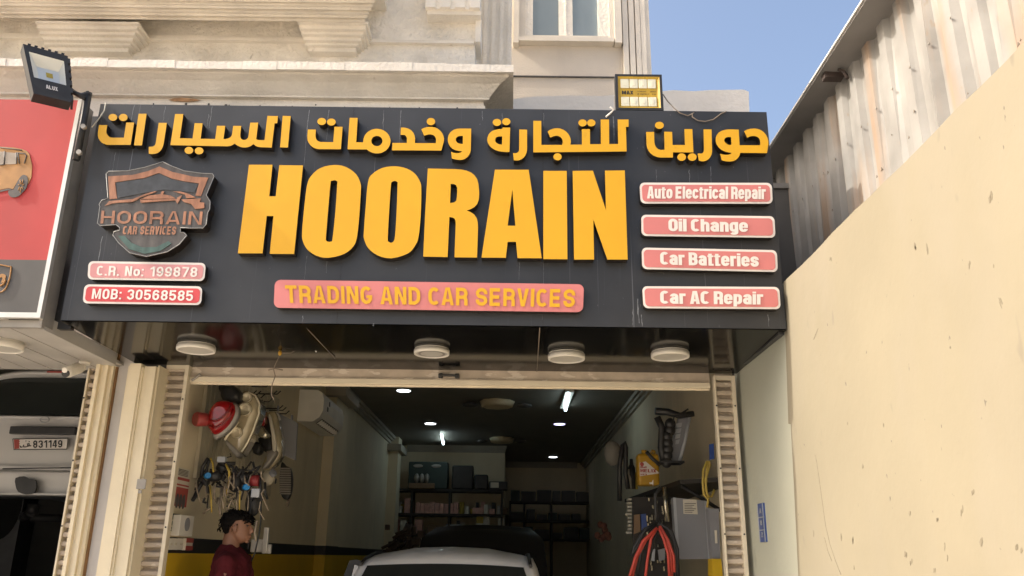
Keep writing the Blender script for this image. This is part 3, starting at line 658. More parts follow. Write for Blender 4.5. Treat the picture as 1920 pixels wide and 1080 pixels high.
# small plates
def plate(q, face, body, tq, st, border=True, textm=PLW, rad=9, th=.05, bw=4, label=None):
    b = MB(); b.prism([plane(rrect(q, rad), DS-th)], (0, th-.001, 0), 0, 1)
    pl = b.build('name_plate', [PLW if border else face, RET], sg, label)
    yf = DS-th-.003
    if border:
        c = sum((Vector(p) for p in q), Vector((0, 0)))/4
        q2 = [(p[0]+(bw if p[0] < c.x else -bw), p[1]+(bw if p[1] < c.y else -bw)) for p in q]
        b = MB(); b.prism([plane(rrect(q2, rad-2), yf)], (0, .0025, 0), 0, 0); b.build('plate_face', face, pl)
    b = MB(); text_px(b, body, tq, yf-.003, **st); b.build('lettering', textm, pl)
    return pl
HEL = dict(s=.165, w=.55, X=.74, gap=.13, space=.34)
plate([(166, 489.5), (386, 493), (383, 527), (164, 524)], PINKL, 'C.R. No: 199878', [(182.6, 498.3), (371, 501), (369, 519.5), (180.8, 516.3)], HEL, label='pale pink plate with white registration number')
plate([(158.5, 533), (379.5, 537), (377, 572), (154.5, 568.7)], REDP, 'MOB: 30568585', [(174, 541.2), (363, 545), (361, 564.2), (171.5, 560.2)], HEL, label='bright red plate with white phone number')
plate([(515.5, 524.5), (1095, 533), (1093, 585.5), (513, 577)], PINK, 'TRADING AND CAR SERVICES', [(534, 534.7), (1079, 542.3), (1077.5, 576), (536, 567.6)], dict(s=.195, w=.66, gap=.12, space=.34), border=False, textm=YEL, rad=11, label='long pink plate with yellow capitals')
IMP = dict(s=.205, w=.53, X=.80, gap=.045, space=.20)
plate([(1199, 342.4), (1447, 342.8), (1449, 382), (1201, 381.6)], PINK, 'Auto Electrical Repair', [(1213.7, 349.3), (1436, 350), (1436, 373.5), (1213.2, 372)], IMP)
plate([(1202, 402.6), (1452, 405.4), (1454, 445.8), (1203, 442.4)], PINK, 'Oil Change', [(1253, 410), (1402, 412), (1402.5, 435), (1253.5, 433.5)], IMP)
plate([(1203, 464.2), (1456.5, 469), (1458.5, 510), (1204, 504.5)], PINK, 'Car Batteries', [(1237.5, 472), (1422.3, 476), (1423, 500.3), (1238, 496)], IMP)
plate([(1204, 536.6), (1461, 538), (1464, 579.6), (1206.5, 578)], PINK, 'Car AC Repair', [(1237.5, 545), (1431, 547), (1431, 571), (1238, 569.4)], IMP)
# emblem
E = lambda pts: xf(pts, 160, 300, 5.4)
out = [(783, 18), (870, 60), (1000, 110), (1180, 135), (1285, 138), (1305, 165), (1225, 355), (1265, 420), (1260, 500), (1240, 530), (1225, 650), (1190, 690), (1060, 690), (965, 685), (962, 730), (1000, 735), (1028, 765), (950, 855), (830, 930), (620, 978), (450, 940), (340, 840), (280, 760), (290, 725), (350, 712), (350, 685), (310, 655), (150, 665), (125, 640), (150, 470), (140, 450), (165, 410), (230, 385), (212, 140), (235, 115), (430, 110), (600, 75), (700, 45)]
eth = .075
b = MB(); b.prism([plane(E(out), DS-eth)], (0, eth, 0), 0, 1)
em = b.build('emblem', [EMBG, RET], sg, 'weathered shield emblem with a car outline')
b = MB(); b.tube([P(x, y, Y=DS-eth-.001) for x, y in E(out+out[:1])], .003, n=5); b.build('rim', SILV, em)
b = MB(); y1_ = DS-eth-.004
b.prism([plane(E([(750, 65), (880, 120), (1100, 170), (1245, 178), (1170, 365), (1115, 360), (1150, 235), (1000, 215), (870, 185), (745, 130), (600, 180), (300, 225), (320, 390), (245, 395), (230, 165), (480, 150), (640, 110)]), y1_)], (0, .003, 0), 0, 0)
b.build('shield_outline', COPPER, em)
b = MB(); b.prism([plane(E([(745, 140), (870, 195), (1000, 225), (1140, 245), (1105, 330), (800, 300), (560, 340), (330, 385), (312, 232), (600, 190)]), y1_)], (0, .003, 0), 0, 0); b.build('shield_field', EMBD, em)
b = MB()
for poly in ([(195, 465), (240, 415), (480, 395), (600, 345), (700, 315), (725, 320), (570, 372), (520, 402), (470, 425), (340, 430), (270, 440)],
             [(555, 400), (640, 360), (760, 345), (775, 315), (800, 315), (785, 348), (860, 360), (900, 378), (910, 390), (555, 394)],
             [(555, 402), (930, 394), (930, 380), (980, 355), (950, 415), (930, 440), (910, 408), (760, 416), (560, 432)],
             [(890, 318), (960, 318), (1040, 340), (1120, 380), (1020, 385), (1010, 350)],
             [(970, 400), (1170, 388), (1155, 425), (1203, 432), (1205, 485), (1110, 495), (1070, 445), (1000, 425)]):
    b.prism([plane(E(poly), y1_-.004)], (0, .003, 0), 0, 0)
b.build('car_outline', COPPER, em)
b = MB(); b.prism([plane(E([(325, 765), (400, 770), (470, 840), (580, 885), (720, 880), (840, 820), (870, 845), (760, 920), (600, 950), (440, 900)]), y1_)], (0, .003, 0), 0, 0); b.build('crescent', TEAL, em)
b = MB(); text_px(b, 'HOORAIN', E([(165, 512), (1190, 522), (1175, 655), (152, 642)]), Y=y1_-.001, s=.175, w=.84, gap=.16)
text_px(b, 'CAR SERVICES', E([(388, 668), (925, 672), (913, 756), (375, 752)]), Y=y1_-.001, s=.19, w=.52, gap=.10, space=.3); b.build('lettering', COPPER, em)

# ================================================================== RED NEIGHBOUR SIGN
rs = thing('neighbour_signboard', (-4, 5, 2.75), 'red and grey signboard with a printed tan car, left of the black sign', 'signboard')
YR = 4.53
XR2 = P(150, 195, Y=YR).x; XR3 = P(77, 586, Y=YR).x; xr_ = (XR2+XR3)/2
zt_ = P(80, 187, Y=YR).z; zb_ = P(40, 587, Y=YR).z; zm = P(40, 487, Y=YR).z
b = MB(); b.box((-9, YR, zm), (xr_-.012, YR+.03, zt_)); b.build('red_panel', REDSIGN, rs)
b = MB(); b.box((-9, YR, zb_), (xr_-.012, YR+.03, zm)); b.build('grey_panel', GREYPRINT, rs)
b = MB(); b.box((xr_-.012, YR-.015, zb_-.03), (xr_+.012, YR+.02, zt_)); b.box((-9, YR-.015, zb_-.03), (xr_-.012, YR+.02, zb_)); b.build('frame', ALU, rs)
b = MB(); b.box((xr_-.01, YR+.02, zb_-.06), (xr_+.008, YR+.14, zt_)); b.box((-9, YR+.03, zb_-.075), (xr_+.004, YR+.06, zb_-.032)); b.build('side_panel', GREYMET, rs)
prt = MB(); pc = [(0, 160), (200, 170), (330, 195), (400, 225), (440, 270), (455, 340), (472, 400), (480, 460), (470, 620), (440, 690), (420, 720), (420, 640), (395, 590), (350, 580), (300, 620), (250, 700), (195, 800), (130, 780), (0, 805), (-330, 850), (-350, 800), (-400, 740), (-460, 730), (-530, 770), (-570, 850), (-600, 880), (-760, 870), (-800, 780), (-790, 620), (-760, 520), (-640, 440), (-480, 400), (-340, 250), (-240, 185), (-120, 160)]
prt.prism([plane(xf(pc, 0, 255, 8), YR-.004)], (0, .003, 0), 0, 0); pc_ = prt.build('printed_car', TANPRINT, rs)
b = MB(); b.prism([plane(smooth(xf([(350, 582), (400, 600), (418, 660), (405, 740), (385, 790), (340, 840), (280, 900), (210, 920), (150, 905), (120, 850), (140, 810), (200, 805), (250, 700), (300, 620)], 0, 255, 8), 2), YR-.008)], (0, .003, 0), 0, 0)
b.prism([plane(xf([(-330, 860), (0, 815), (130, 785), (185, 800), (0, 838), (-330, 890)], 0, 255, 8), YR-.008)], (0, .003, 0), 0, 0)
b.prism([plane(smooth(xf([(-460, 740), (-390, 770), (-360, 850), (-380, 950), (-450, 1010), (-520, 990), (-555, 900), (-530, 800)], 0, 255, 8), 2), YR-.008)], (0, .003, 0), 0, 0)
for l in ([(0, 170), (230, 200), (330, 215)], [(70, 230), (62, 425)], [(245, 250), (250, 415)], [(268, 250), (290, 415)], [(268, 255), (370, 262), (398, 300), (365, 410)], [(0, 432), (70, 425)]):
    b.tube([P(x, y, Y=YR-.006) for x, y in xf(l, 0, 255, 8)], .004, n=4)
b.build('printed_wheel', DKPRINT, pc_)
b = MB(); b.prism([plane(xf([(80, 240), (240, 255), (240, 420), (75, 425)], 0, 255, 8), YR-.0065)], (0, .002, 0), 0, 0); b.prism([plane(xf([(-180, 225), (60, 235), (52, 425), (-420, 430)], 0, 255, 8), YR-.0065)], (0, .002, 0), 0, 0); b.build('printed_window', GLPRINT, pc_)
b = MB()
for k in range(7):
    a = k/7*2*math.pi; c = (315, 745)
    b.tube([P(0+(c[0]+18*math.cos(a))/8, 255+(c[1]+25*math.sin(a))/8, Y=YR-.010), P((c[0]+48*math.cos(a))/8, 255+(c[1]+95*math.sin(a)-30*math.cos(a))/8, Y=YR-.010)], .003, n=4)
b.build('printed_spokes', TANPRINT, pc_)
b = MB()
b.tube([P(x, y, Y=YR-.004) for x, y in smooth(xf([(-200, 160), (150, 178), (185, 200), (165, 360), (110, 520), (60, 580), (0, 610), (-200, 600)], 0, 480, 9), 3)], .004, n=5)
b.prism([plane(smooth(xf([(0, 310), (50, 300), (95, 325), (90, 370), (50, 440), (12, 450), (40, 390), (30, 355), (0, 370), (-40, 420), (-80, 380)], 0, 480, 9), 2), YR-.004)], (0, .003, 0), 0, 0)
b.tube([P(x, y, Y=YR-.004) for x, y in xf([(0, 505), (60, 470), (95, 400)], 0, 480, 9)], .006, n=5)
b.build('printed_badge', TANPRINT, rs)
b = MB(); zs = zb_-.06
for i in range(8):
    xa = xr_-.02-i*.17-.165
    b.box((xa, YR+.06, zs-.012), (xa+.16, 5.72, zs))
b.box((-9, YR+.06, zs), (xr_, 5.68, zs+.02)); b.box((xr_-.02, YR+.06, zs-.02), (xr_+.004, 5.5, zs+.06)); b.build('soffit', mat('grey white soffit board', (.42, .40, .37), .6, var=.1, vs=3, streak=.3, scol=(.6, .57, .5), sscale=(4, 4, 4)), rs)

# ================================================================== ROUND SOFFIT LAMPS
def soffit_lamp(c, r, h, label, lens=DIFF):
    t = thing('ceiling_lamp', c, label, 'ceiling lamp', 'round white surface lamps under the signs')
    b = MB(); n = 36; rings = []
    for rr, z in ((r*.95, 0), (r*.95, -.010), (r, -.009), (r, -h+.008), (r*.985, -h), (r*.90, -h-.001), (r*.87, -h+.005)):
        rings.append([Vector((c[0]+rr*math.cos(2*math.pi*i/n), c[1]+rr*math.sin(2*math.pi*i/n), c[2]+z)) for i in range(n)])
    b.loft(rings, 0, False); b.build('lamp_body', WHITEPL, t)
    b = MB(); b.cyl((c[0], c[1], c[2]-h+.010), (c[0], c[1], c[2]-h+.004), r*.87, 0, 36); b.build('diffuser', lens, t)
    return t
def sof(px, py):
    p = P(px, py, Z=2.755); t = (p.y-DS)/(5.7-DS); p.z = ZB-.006+(zk-ZB+.006)*t-.001
    return p
soffit_lamp(sof(369, 644), .118, .038, 'round white lamp at the left end of the black soffit, beside the cream pillar')
t2 = soffit_lamp(sof(810, 651), .112, .036, 'open round white lamp with a recessed grey ring, above the shutter handle')
b = MB(); p = sof(810, 651); 
rings = [[Vector((p.x+rr*math.cos(2*math.pi*i/24), p.y+rr*math.sin(2*math.pi*i/24), p.z-.033)) for i in range(24)] for rr in (.07, .085)]
b.loft(rings, 0, False); b.build('inner_ring', GREYMET, t2)
soffit_lamp(sof(1062, 659), .118, .042, 'largest round white lamp, just right of the soffit panel joint')
soffit_lamp(sof(1256, 656), .120, .038, 'round white lamp at the right end of the black soffit')
pl_ = P(6, 640, Z=zs-.012); soffit_lamp(Vector((pl_.x, pl_.y, zs-.013)), .118, .05, 'round white grille lamp under the red sign')

# ================================================================== FLOODLIGHTS
f1 = thing('floodlight', P(120, 180, Y=4.45), 'tilted black floodlight with a silver reflector above the red sign', 'floodlight')
q = [(43, 82), (127, 105), (134, 192), (63, 175)]
Yq = 4.30
cq = [P(*q[0], Y=4.25), P(*q[1], Y=4.40), P(*q[2], Y=4.36), P(*q[3], Y=4.21)]
nrm = ((cq[1]-cq[0]).cross(cq[3]-cq[0])).normalized()
if nrm.y > 0: nrm = -nrm
def bil(u, v): return cq[0].lerp(cq[1], u).lerp(cq[3].lerp(cq[2], u), v)
b = MB(); dep = nrm*-.07
fo = [bil(u, v) for u, v in ((0, 0), (1, 0), (1, 1), (0, 1))]; fi = [bil(u, v) for u, v in ((.10, .14), (.90, .14), (.90, .66), (.10, .66))]
b.prism([fo, fi], dep, 0, 0)
for k in range(6):
    v = .05+k*.16; a = bil(1, v); c_ = bil(1, v+.1); 
    b.prism([[a, a+dep*1.2+Vector((.015, 0, 0)), c_+dep*1.2+Vector((.015, 0, 0)), c_]], Vector((.012, .004, 0)), 0, 0)
    a = bil(.1+k*.15, 0); c_ = bil(.17+k*.15, 0); b.prism([[a, c_, c_+dep*1.2, a+dep*1.2]], Vector((0, 0, .012)), 0, 0)
b.build('housing', BLKMET, f1)
b = MB(); bk = [bil(u, v)+dep*.8 for u, v in ((.30, .26), (.82, .26), (.82, .52), (.30, .52))]
for i in range(4): b.quad(fi[i], fi[(i+1) % 4], bk[(i+1) % 4], bk[i])
b.quad(*bk); b.build('reflector', FLREF, f1)
b = MB(); b.quad(*[bil(u, v)+dep*.78 for u, v in ((.5, .34), (.66, .34), (.66, .44), (.5, .44))]); b.build('led_chip', YELBOX, f1)
b = MB(); pv = lambda u, v: bil(u, v)+nrm*.003
# lettering on the lower face
text_quad(b, 'ALUX', [pv(.36, .76), pv(.66, .76), pv(.66, .84), pv(.36, .84)])
b.build('lettering', PLW, f1)
b = MB()
pb = P(170, 178, Y=4.5)
b.box((pb.x-.015, 4.46, P(150, 300, Y=4.5).z), (pb.x+.022, 4.50, pb.z)) if False else None
A, B = P(166, 174, Y=4.47), P(143, 300, Y=4.47)
b.tube([A, B], .024, n=4); b.tube([P(135, 172, Y=4.42), P(152, 180, Y=4.45), P(168, 176, Y=4.47)], [.012, .018, .02], n=6)
b.tube([P(128, 165, Y=4.44), P(160, 186, Y=4.45)], .012, n=6)
b.build('bracket_arm', BLKMET, f1)
b = MB()
for px, py in ((159, 240), (151, 288)): p = P(px, py, Y=4.43); b.cyl(p, p+Vector((0, -.025, 0)), .015, 0, 10)
b.build('bolt', GREYMET, f1)

f2 = thing('floodlight', P(1198, 208, Y=4.63), 'square yellow faced floodlight standing on the right end of the black sign', 'floodlight')
TLf, BRf = P(1155, 142, Y=4.62), P(1243, 209, Y=4.62); BLf = P(1152, 207, Y=4.62)
xa, xb, za, zc_ = (TLf.x+BLf.x)/2, BRf.x, ZT+.004, TLf.z
Hh = zc_-za; W_ = xb-xa; Yf = 4.60
b = MB(); 
fr = [Vector((xa, Yf, zc_)), Vector((xb, Yf, zc_)), Vector((xb, Yf, za)), Vector((xa, Yf, za))]
ins = lambda d, y: [Vector((xa+d, y, zc_-d)), Vector((xb-d, y, zc_-d)), Vector((xb-d, y, za+d)), Vector((xa+d, y, za+d))]
b.prism([fr, ins(.016, Yf)], (0, .05, 0), 0, 0); b.build('housing', BLKMET, f2)
b = MB(); b.box((xa+.016, Yf+.012, za+.016), (xb-.016, Yf+.03, zc_-.016)); 
o_, i_ = ins(.016, Yf+.001), ins(.030, Yf+.011)
for k in range(4): b.quad(o_[k], o_[(k+1) % 4], i_[(k+1) % 4], i_[k])
face = b.build('face', FLGOLD, f2)
for r_ in range(2):
    z0 = za+.03+r_*(Hh-.06-.066); 
    for c_ in range(4):
        x0 = xa+.034+c_*(W_-.068)/4; x1 = x0+(W_-.068)/4-.004
        b = MB(); b.box((x0, Yf+.006, z0), (x1, Yf+.0118, z0+.066), 0, .004); b.box((x0+.018, Yf+.004, z0+.018), (x1-.018, Yf+.0065, z0+.048)); b.build('lens_cell', FLCELL, f2)
b = MB(); mz = za+Hh/2
L3 = lambda x0, x1, z0, z1: [Vector((xa+W_*x0, Yf+.010, z1)), Vector((xa+W_*x1, Yf+.010, z1)), Vector((xa+W_*x1, Yf+.010, z0)), Vector((xa+W_*x0, Yf+.010, z0))]
text_quad(b, 'MAX', L3(.14, .38, mz-.012, mz+.014))
text_quad(b, 'FLOODLIGHT', L3(.47, .66, mz+.006, mz+.014), s=.14); text_quad(b, 'IP PROTECT', L3(.47, .72, mz-.014, mz-.005), s=.16)
text_quad(b, '200', L3(.74, .86, mz+.005, mz+.014), s=.14); text_quad(b, 'IP66', L3(.78, .86, mz-.012, mz-.005), s=.14)
b.box((xa+W_*.435, Yf+.009, mz-.02), (xa+W_*.437, Yf+.0105, mz+.014)); b.build('lettering', BLKPL, f2)
b = MB(); 
for sx in (xa-.006, xb+.001): b.box((sx, Yf+.02, za-.004), (sx+.005, Yf+.045, za+.11))
b.build('bracket_arm', GREYMET, f2)
# cable from it
b = MB(); Yc = DS-.012
cp = [(1243, 177), (1252, 190), (1264, 203), (1275, 212), (1290, 217), (1302, 211), (1298, 214), (1298, 219), (1308, 226), (1322, 228), (1338, 224), (1352, 213), (1362, 209)]
b.tube([P(x, y, Y=(4.63 if i < 2 else Yc)) for i, (x, y) in enumerate(cp)], .0035, n=6)
tag(b.build('power_cable', BROWNW), 'thin grey brown cable drooping over the right top edge of the black sign', 'cable')
b = MB(); b.tube([P(x, y, Y=DS-.01) for x, y in ((198, 193), (196, 207), (188, 219), (181, 228), (172, 239))], .0035, n=6)
tag(b.build('wire_end', PAPER), 'short loose beige wire at the top left corner of the black sign', 'wire')
b = MB(); p = P(1145, 212, Y=DS-.012); b.tube([p+Vector((-.03, -.005, -.03)), p, p+Vector((.02, -.01, .02)), p+Vector((-.005, -.02, .03))], .006, n=6)
tag(b.build('tape_knot', PLW), 'white knotted tape at the top edge of the sign by the yellow floodlight', 'tape')

# ================================================================== SHUTTERS
sh = thing('roller_shutter', (-.4, 5.72, 2.65), 'raised roller shutter with cream bottom rail over the open garage door', 'roller shutter')
zb2 = P(845, 722, Y=DW).z; zt2 = P(845, 696, Y=DW).z; xl = P(357, 700, Y=DW).x; xr2 = P(1331, 720, Y=DW).x
b = MB(); b.box((xl, DW+.004, zb2+.035), (xr2, DW+.05, zt2+.05)); b.box((xl, DW-.006, zb2+.035), (xr2, DW+.01, zb2+.042)); b.build('slat', SHUT, sh)
b = MB(); b.box((xl, DW-.01, zb2), (xr2, DW+.06, zb2+.035), 0, .003); b.box((xl, DW+.02, zb2-.012), (xr2, DW+.04, zb2)); b.build('bottom_rail', SHFR, sh)
b = MB(); A, B = P(822, 697, Y=DW-.03), P(861, 708, Y=DW-.03)
b.box((A.x, DW-.035, B.z+.012), (B.x, DW+.004, B.z+.022), 0, .004); b.box((A.x, DW-.03, B.z), (A.x+.03, DW+.006, B.z+.03), 0, .005); b.box((B.x-.03, DW-.03, B.z), (B.x, DW+.006, B.z+.03), 0, .005); b.build('handle', BLKPL, sh)
b = MB(); p = P(368, 708, Y=DW-.02); b.tube([p+Vector((-.03, 0, -.02)), p, p+Vector((.02, 0, .025)), p+Vector((.035, 0, .01))], .008, n=6); b.build('latch', GREYMET, sh)
def shutter_panel(pl, pr, py, ztop, label, fl=8, frr=7):
    Y = 5.66
    x0, x1 = P(pl, py, Y=Y).x, P(pr, py, Y=Y).x
    t = thing('shutter_panel', ((x0+x1)/2, Y, 0), label, 'shutter panel', 'fixed ribbed shutter panels beside the doors')
    b = MB(); z = .06; prof = []
    pitch = .058
    while z < ztop:
        e_ = random.uniform(-.002, .002); prof += [(Y+.046, z), (Y+.046, z+.020), (Y+.008+e_, z+.024), (Y+.003+e_, z+.030), (Y+.003+e_, z+.050), (Y+.010+e_, z+.056)]; z += pitch
    b.loft([[Vector((x0, y, zz)) for y, zz in prof], [Vector((x1, y, zz)) for y, zz in prof]], 0, False, False, False)
    b.box((x0, Y+.055, .06), (x1, Y+.06, ztop)); b.build('slats', SHUT, t)
    d0, d1 = .014, .026
    b = MB(); b.box((x0-d0, Y-.012, .06), (x0, Y+.05, ztop+.02), 0, .003); b.box((x1, Y-.012, .06), (x1+d1, Y+.05, ztop+.02), 0, .003); b.box((x0, Y-.010, ztop-.01), (x1, Y+.05, ztop+.018)); b.build('frame', SHFR, t)
    b = MB(); z = .4
    while z < ztop:
        for xx in (x0-d0/2, x1+d1/2): b = MB(); b.cyl((xx, Y-.015, z), (xx, Y-.010, z), .006, 0, 8); b.build('screw', BLKMET, t)
        z += .42
    return x0, x1
shutter_panel(311, 348, 692, 2.72, 'ribbed beige shutter panel left of the garage door')
shutter_panel(170, 186, 692, 2.72, 'ribbed beige shutter panel beside the lifted white car')
shutter_panel(1342, 1371, 718, 2.69, 'ribbed beige shutter panel right of the garage door, by the grey wall')
# dangling wires from soffit
b = MB(); p0 = sof(523, 654)
b.tube([p0+Vector((0, 0, -.02)), P(526, 664, Y=p0.y), P(518, 680, Y=p0.y), P(513, 692, Y=p0.y-.01), P(516, 705, Y=p0.y), P(510, 722, Y=p0.y), P(509, 740, Y=p0.y), P(514, 750, Y=p0.y)], .0035, n=5)
b.tube([P(503, 694, Y=p0.y), P(516, 691, Y=p0.y), P(530, 694, Y=p0.y)], .004, n=5); b.tube([P(525, 662, Y=p0.y), P(545, 662, Y=p0.y), P(557, 655, Y=p0.y)], .0025, n=5)
wi = b.build('dangling_wire', BROWNW); tag(wi, 'bare taped wires hanging from the black soffit over the shutter', 'wire')
b = MB(); b.tube([P(524, 661, Y=p0.y), P(524, 652, Y=p0.y), P(560, 654, Y=p0.y), P(590, 655, Y=p0.y), P(593, 660, Y=p0.y)], .004, n=6); b.build('lamp_rod', WHITEPL, wi)
b = MB(); b.ell(P(525, 662, Y=p0.y), (.012, .012, .018)); b.build('yellow_tape', YELCAN, wi)
# CCTV camera
cc = thing('security_camera', P(158, 678, Y=5.45), 'white bullet security camera under the red sign soffit', 'camera')
base = Vector((P(158, 682, Y=5.45).x, 5.45, zs-.012))
b = MB(); b.cyl(base, base+Vector((0, 0, -.02)), .035, 0, 20); b.tube([base+Vector((0, 0, -.02)), base+Vector((.004, 0, -.05)), base+Vector((-.02, -.02, -.075))], .013, n=10); b.build('mount', WHITEPL, cc)
A = P(152, 690, Y=5.42); B = P(124, 700, Y=5.25)
b = MB(); b.tube([A, A.lerp(B, .1), A.lerp(B, .9), B], [.02, .032, .032, .026], n=18); b.tube([A.lerp(B, .3)+Vector((0, 0, .03)), B+(B-A).normalized()*.03+Vector((0, 0, .026))], [.02, .018], n=8); b.build('camera_body', WHITEPL, cc)
b = MB(); b.cyl(B, B+(B-A).normalized()*.012, .024, 0, 18); b.build('lens', BLKPL, cc)

# ================================================================== NEIGHBOUR WALL AND SHEETS
WXX = 1.58
ZW = (P(1476, 530, X=WXX).z+P(1915, 70, X=WXX).z)/2
bw = thing('boundary_wall', (1.75, 2, 0), 'tall cream painted boundary wall on the right of the garage', 'wall')
b = MB(); n = 70
prev = None; prof = []
for i in range(n+1): prof.append((-6+ (4.6+6)*i/n, ZW+random.uniform(-.005, .005)))
poly = [Vector((WXX, y, z)) for y, z in prof] + [Vector((WXX, 4.74, ZW-.8)), Vector((WXX, 4.70, ZW-.81)), Vector((WXX, 4.98, 0)), Vector((WXX, -6, 0))]
b.prism([poly], (.26, 0, 0), 0, 0); b.build('painted_wall', CREAM, bw)
b = MB()
def mark(px, py, w_, h_, tilt=0.):
    for q_ in range(random.randint(1, 3)):
        ox, oy = random.uniform(-w_, w_)*.8, random.uniform(-h_, h_)*.3; pts = []
        for i in range(9):
            a = i/9*2*math.pi; k = random.uniform(.6, 1.1); x = math.cos(a)*w_*.35*k; y = math.sin(a)*h_*.5*k
            pts.append((px+ox+x+y*tilt, py+oy+y))
        b.prism([[P(x, y, X=WXX-.0012) for x, y in pts]], (.001, 0, 0), 0, 0)
for a in ((1718, 466, 5, 18, .1), (1738, 470, 5, 20, .1), (1861, 373, 7, 20, 0), (1861, 500, 3, 9), (1780, 653, 4, 6), (1804, 958, 3, 18), (1590, 795, 2, 8), (1657, 797, 2, 7), (1697, 1040, 4, 12), (1708, 1052, 3, 10), (1777, 1045, 3, 14), (1772, 1028, 2, 16), (1840, 1015, 6, 16), (1910, 1030, 7, 14), (1525, 1000, 2, 14), (1578, 1008, 3, 12), (1601, 1012, 3, 14), (1530, 630, 2, 22, -.4), (1557, 485, 2, 8), (1876, 568, 2, 14, .4), (1618, 874, 2, 8), (1758, 973, 3, 8), (1600, 1062, 3, 10), (1752, 1070, 2, 10), (1825, 925, 4, 10), (1704, 960, 6, 10), (1817, 495, 4, 12)): mark(*a)
b.build('smudge_mark', mat('grey brown smudge', (.172, .148, .104), .9, var=.2, vs=50), bw)
b = MB()
for pl_ in ([(1529, 852), (1535, 890), (1541, 935), (1548, 985), (1556, 1020), (1566, 1050), (1577, 1078)], [(1546, 1008), (1553, 1035), (1560, 1052)]):
    b.tube([P(x, y, X=WXX-.0005) for x, y in pl_], .0013, n=4)
b.build('hairline_crack', mat('grey brown smudge', (.125, .108, .078), .9), bw)
poly = [Vector((WXX+.002, 4.6, ZW)), Vector((WXX+.002, 4.74, ZW-.8)), Vector((WXX+.002, 4.70, ZW-.81)), Vector((WXX+.002, 4.98, 0)), Vector((WXX+.002, 5.8, 0)), Vector((WXX+.002, 5.8, ZW))]
b = MB(); b.prism([poly], (.25, 0, 0), 0, 0); b.build('grey_wall_end', GREYGRN, bw, 'pale grey green end of the wall')  # separate grey green colour beyond the stepped edge of the cream
SX = 2.12
cf = thing('corrugated_fence', (SX, 2, 2.9), 'weathered corrugated metal sheeting above the cream boundary wall', 'fence')
ztp = P(1610, 99, X=SX).z
b = MB(); pitch = .215; y = 6.55; prof = []
while y > -5:
    j = random.uniform(-.008, .008)
    prof += [(SX, y), (SX, y-.085+j), (SX+.036, y-.105+j), (SX+.036, y-.19)]
    y -= pitch
low, high = [Vector((x, y, 2.7)) for x, y in prof], [Vector((x, y, ztp)) for x, y in prof]
mid = [Vector((x+random.uniform(-.016, .016), y+random.uniform(-.006, .006), 3.55+random.uniform(-.07, .07))) for x, y in prof]
b.loft([low, mid, high], 0, False, False, False); b.build('sheet', SHEET, cf)
for k in range(30):
    y_ = 6.5-k*.215-.045
    for z_ in (3.25, 4.02): b = MB(); b.cyl((SX-.004, y_, z_), (SX-.010, y_, z_), .007, 0, 7); b.build('screw', GREYMET, cf)
b = MB()
for k in range(60):
    y_ = random.uniform(1.5, 5.2); z_ = random.uniform(3.05, 4.1); d_ = random.uniform(.004, .012)
    b.prism([[(SX-.0035, y_-d_, z_), (SX-.0035, y_, z_+d_*1.5), (SX-.0035, y_+d_*.8, z_-d_*.5)]], (.003, 0, 0), 0, 0)
b.build('flake_mark', mat('flaked paint mark', (.16, .13, .10), .9), cf)
b = MB(); xo = SX-.17; ze = ztp+.03
b.add([(xo, 6.55, ze), (xo, -5, ze), (SX+.2, -5, ztp+.10), (SX+.2, 6.55, ztp+.10), (xo, 6.55, ze-.012), (xo, -5, ze-.012), (SX+.2, -5, ztp+.06), (SX+.2, 6.55, ztp+.06)],
      [(0, 1, 2, 3), (4, 5, 6, 7), (0, 1, 5, 4), (1, 2, 6, 5), (2, 3, 7, 6), (3, 0, 4, 7)]); b.build('cap_sheet', SHEETCAP, cf)
b = MB(); b.add([(xo+.012, 6.55, ze-.016), (xo+.012, -5, ze-.016), (SX+.05, -5, ztp+.02), (SX+.05, 6.55, ztp+.02), (xo+.012, 6.55, ze-.024), (xo+.012, -5, ze-.024), (SX+.05, -5, ztp+.0), (SX+.05, 6.55, ztp+.0)], [(0, 1, 2, 3), (4, 5, 6, 7), (0, 1, 5, 4), (1, 2, 6, 5), (2, 3, 7, 6), (3, 0, 4, 7)]); b.build('underside_board', UNDERCAP, cf)
p = P(1556, 172, X=SX-.10); b = MB(); b.box((SX-.13, p.y-.03, ztp-.035), (SX-.01, p.y+.03, ztp+.01)); b.tube([(SX-.05, p.y-.06, ztp), (SX-.04, p.y-.1, ztp-.04), (SX-.03, p.y-.12, ztp-.10)], .012, n=6); b.build('rusty_stub', mat('rusty steel', (.05, .035, .03), .8), cf)
b = MB(); b.box((XR+.02, 5.84, 4.22), (2.2, 6.02, 4.26)); tag(b.build('coping_strip', UNDERCAP), 'thin grey coping strip between the sign corner and the corrugated fence', 'coping')
# address plate
ap = thing('address_plate', P(1429, 980, X=WXX-.01), 'small blue enamel address plate on the grey end of the wall', 'plate')
A, B = P(1421, 945, X=WXX-.006), P(1437, 1016, X=WXX-.006)
b = MB(); b.box((WXX-.008, A.y, B.z), (WXX+.002, B.y, A.z)); b.build('plate', BLUEP, ap)
b = MB(); hh = (A.z-B.z)
for k, tx in enumerate(('A', '8', '25.')):
    z0 = A.z-hh*(.26+k*.31); 
    qd = [Vector((WXX-.012, A.y+(B.y-A.y)*.68, z0+hh*.13)), Vector((WXX-.012, A.y+(B.y-A.y)*.32, z0+hh*.13)), Vector((WXX-.012, A.y+(B.y-A.y)*.32, z0)), Vector((WXX-.012, A.y+(B.y-A.y)*.68, z0))]
    text_quad(b, tx, qd)
for k in (.35, .68): b.box((WXX-.012, A.y, A.z-hh*k), (WXX-.0085, B.y, A.z-hh*k-.006))
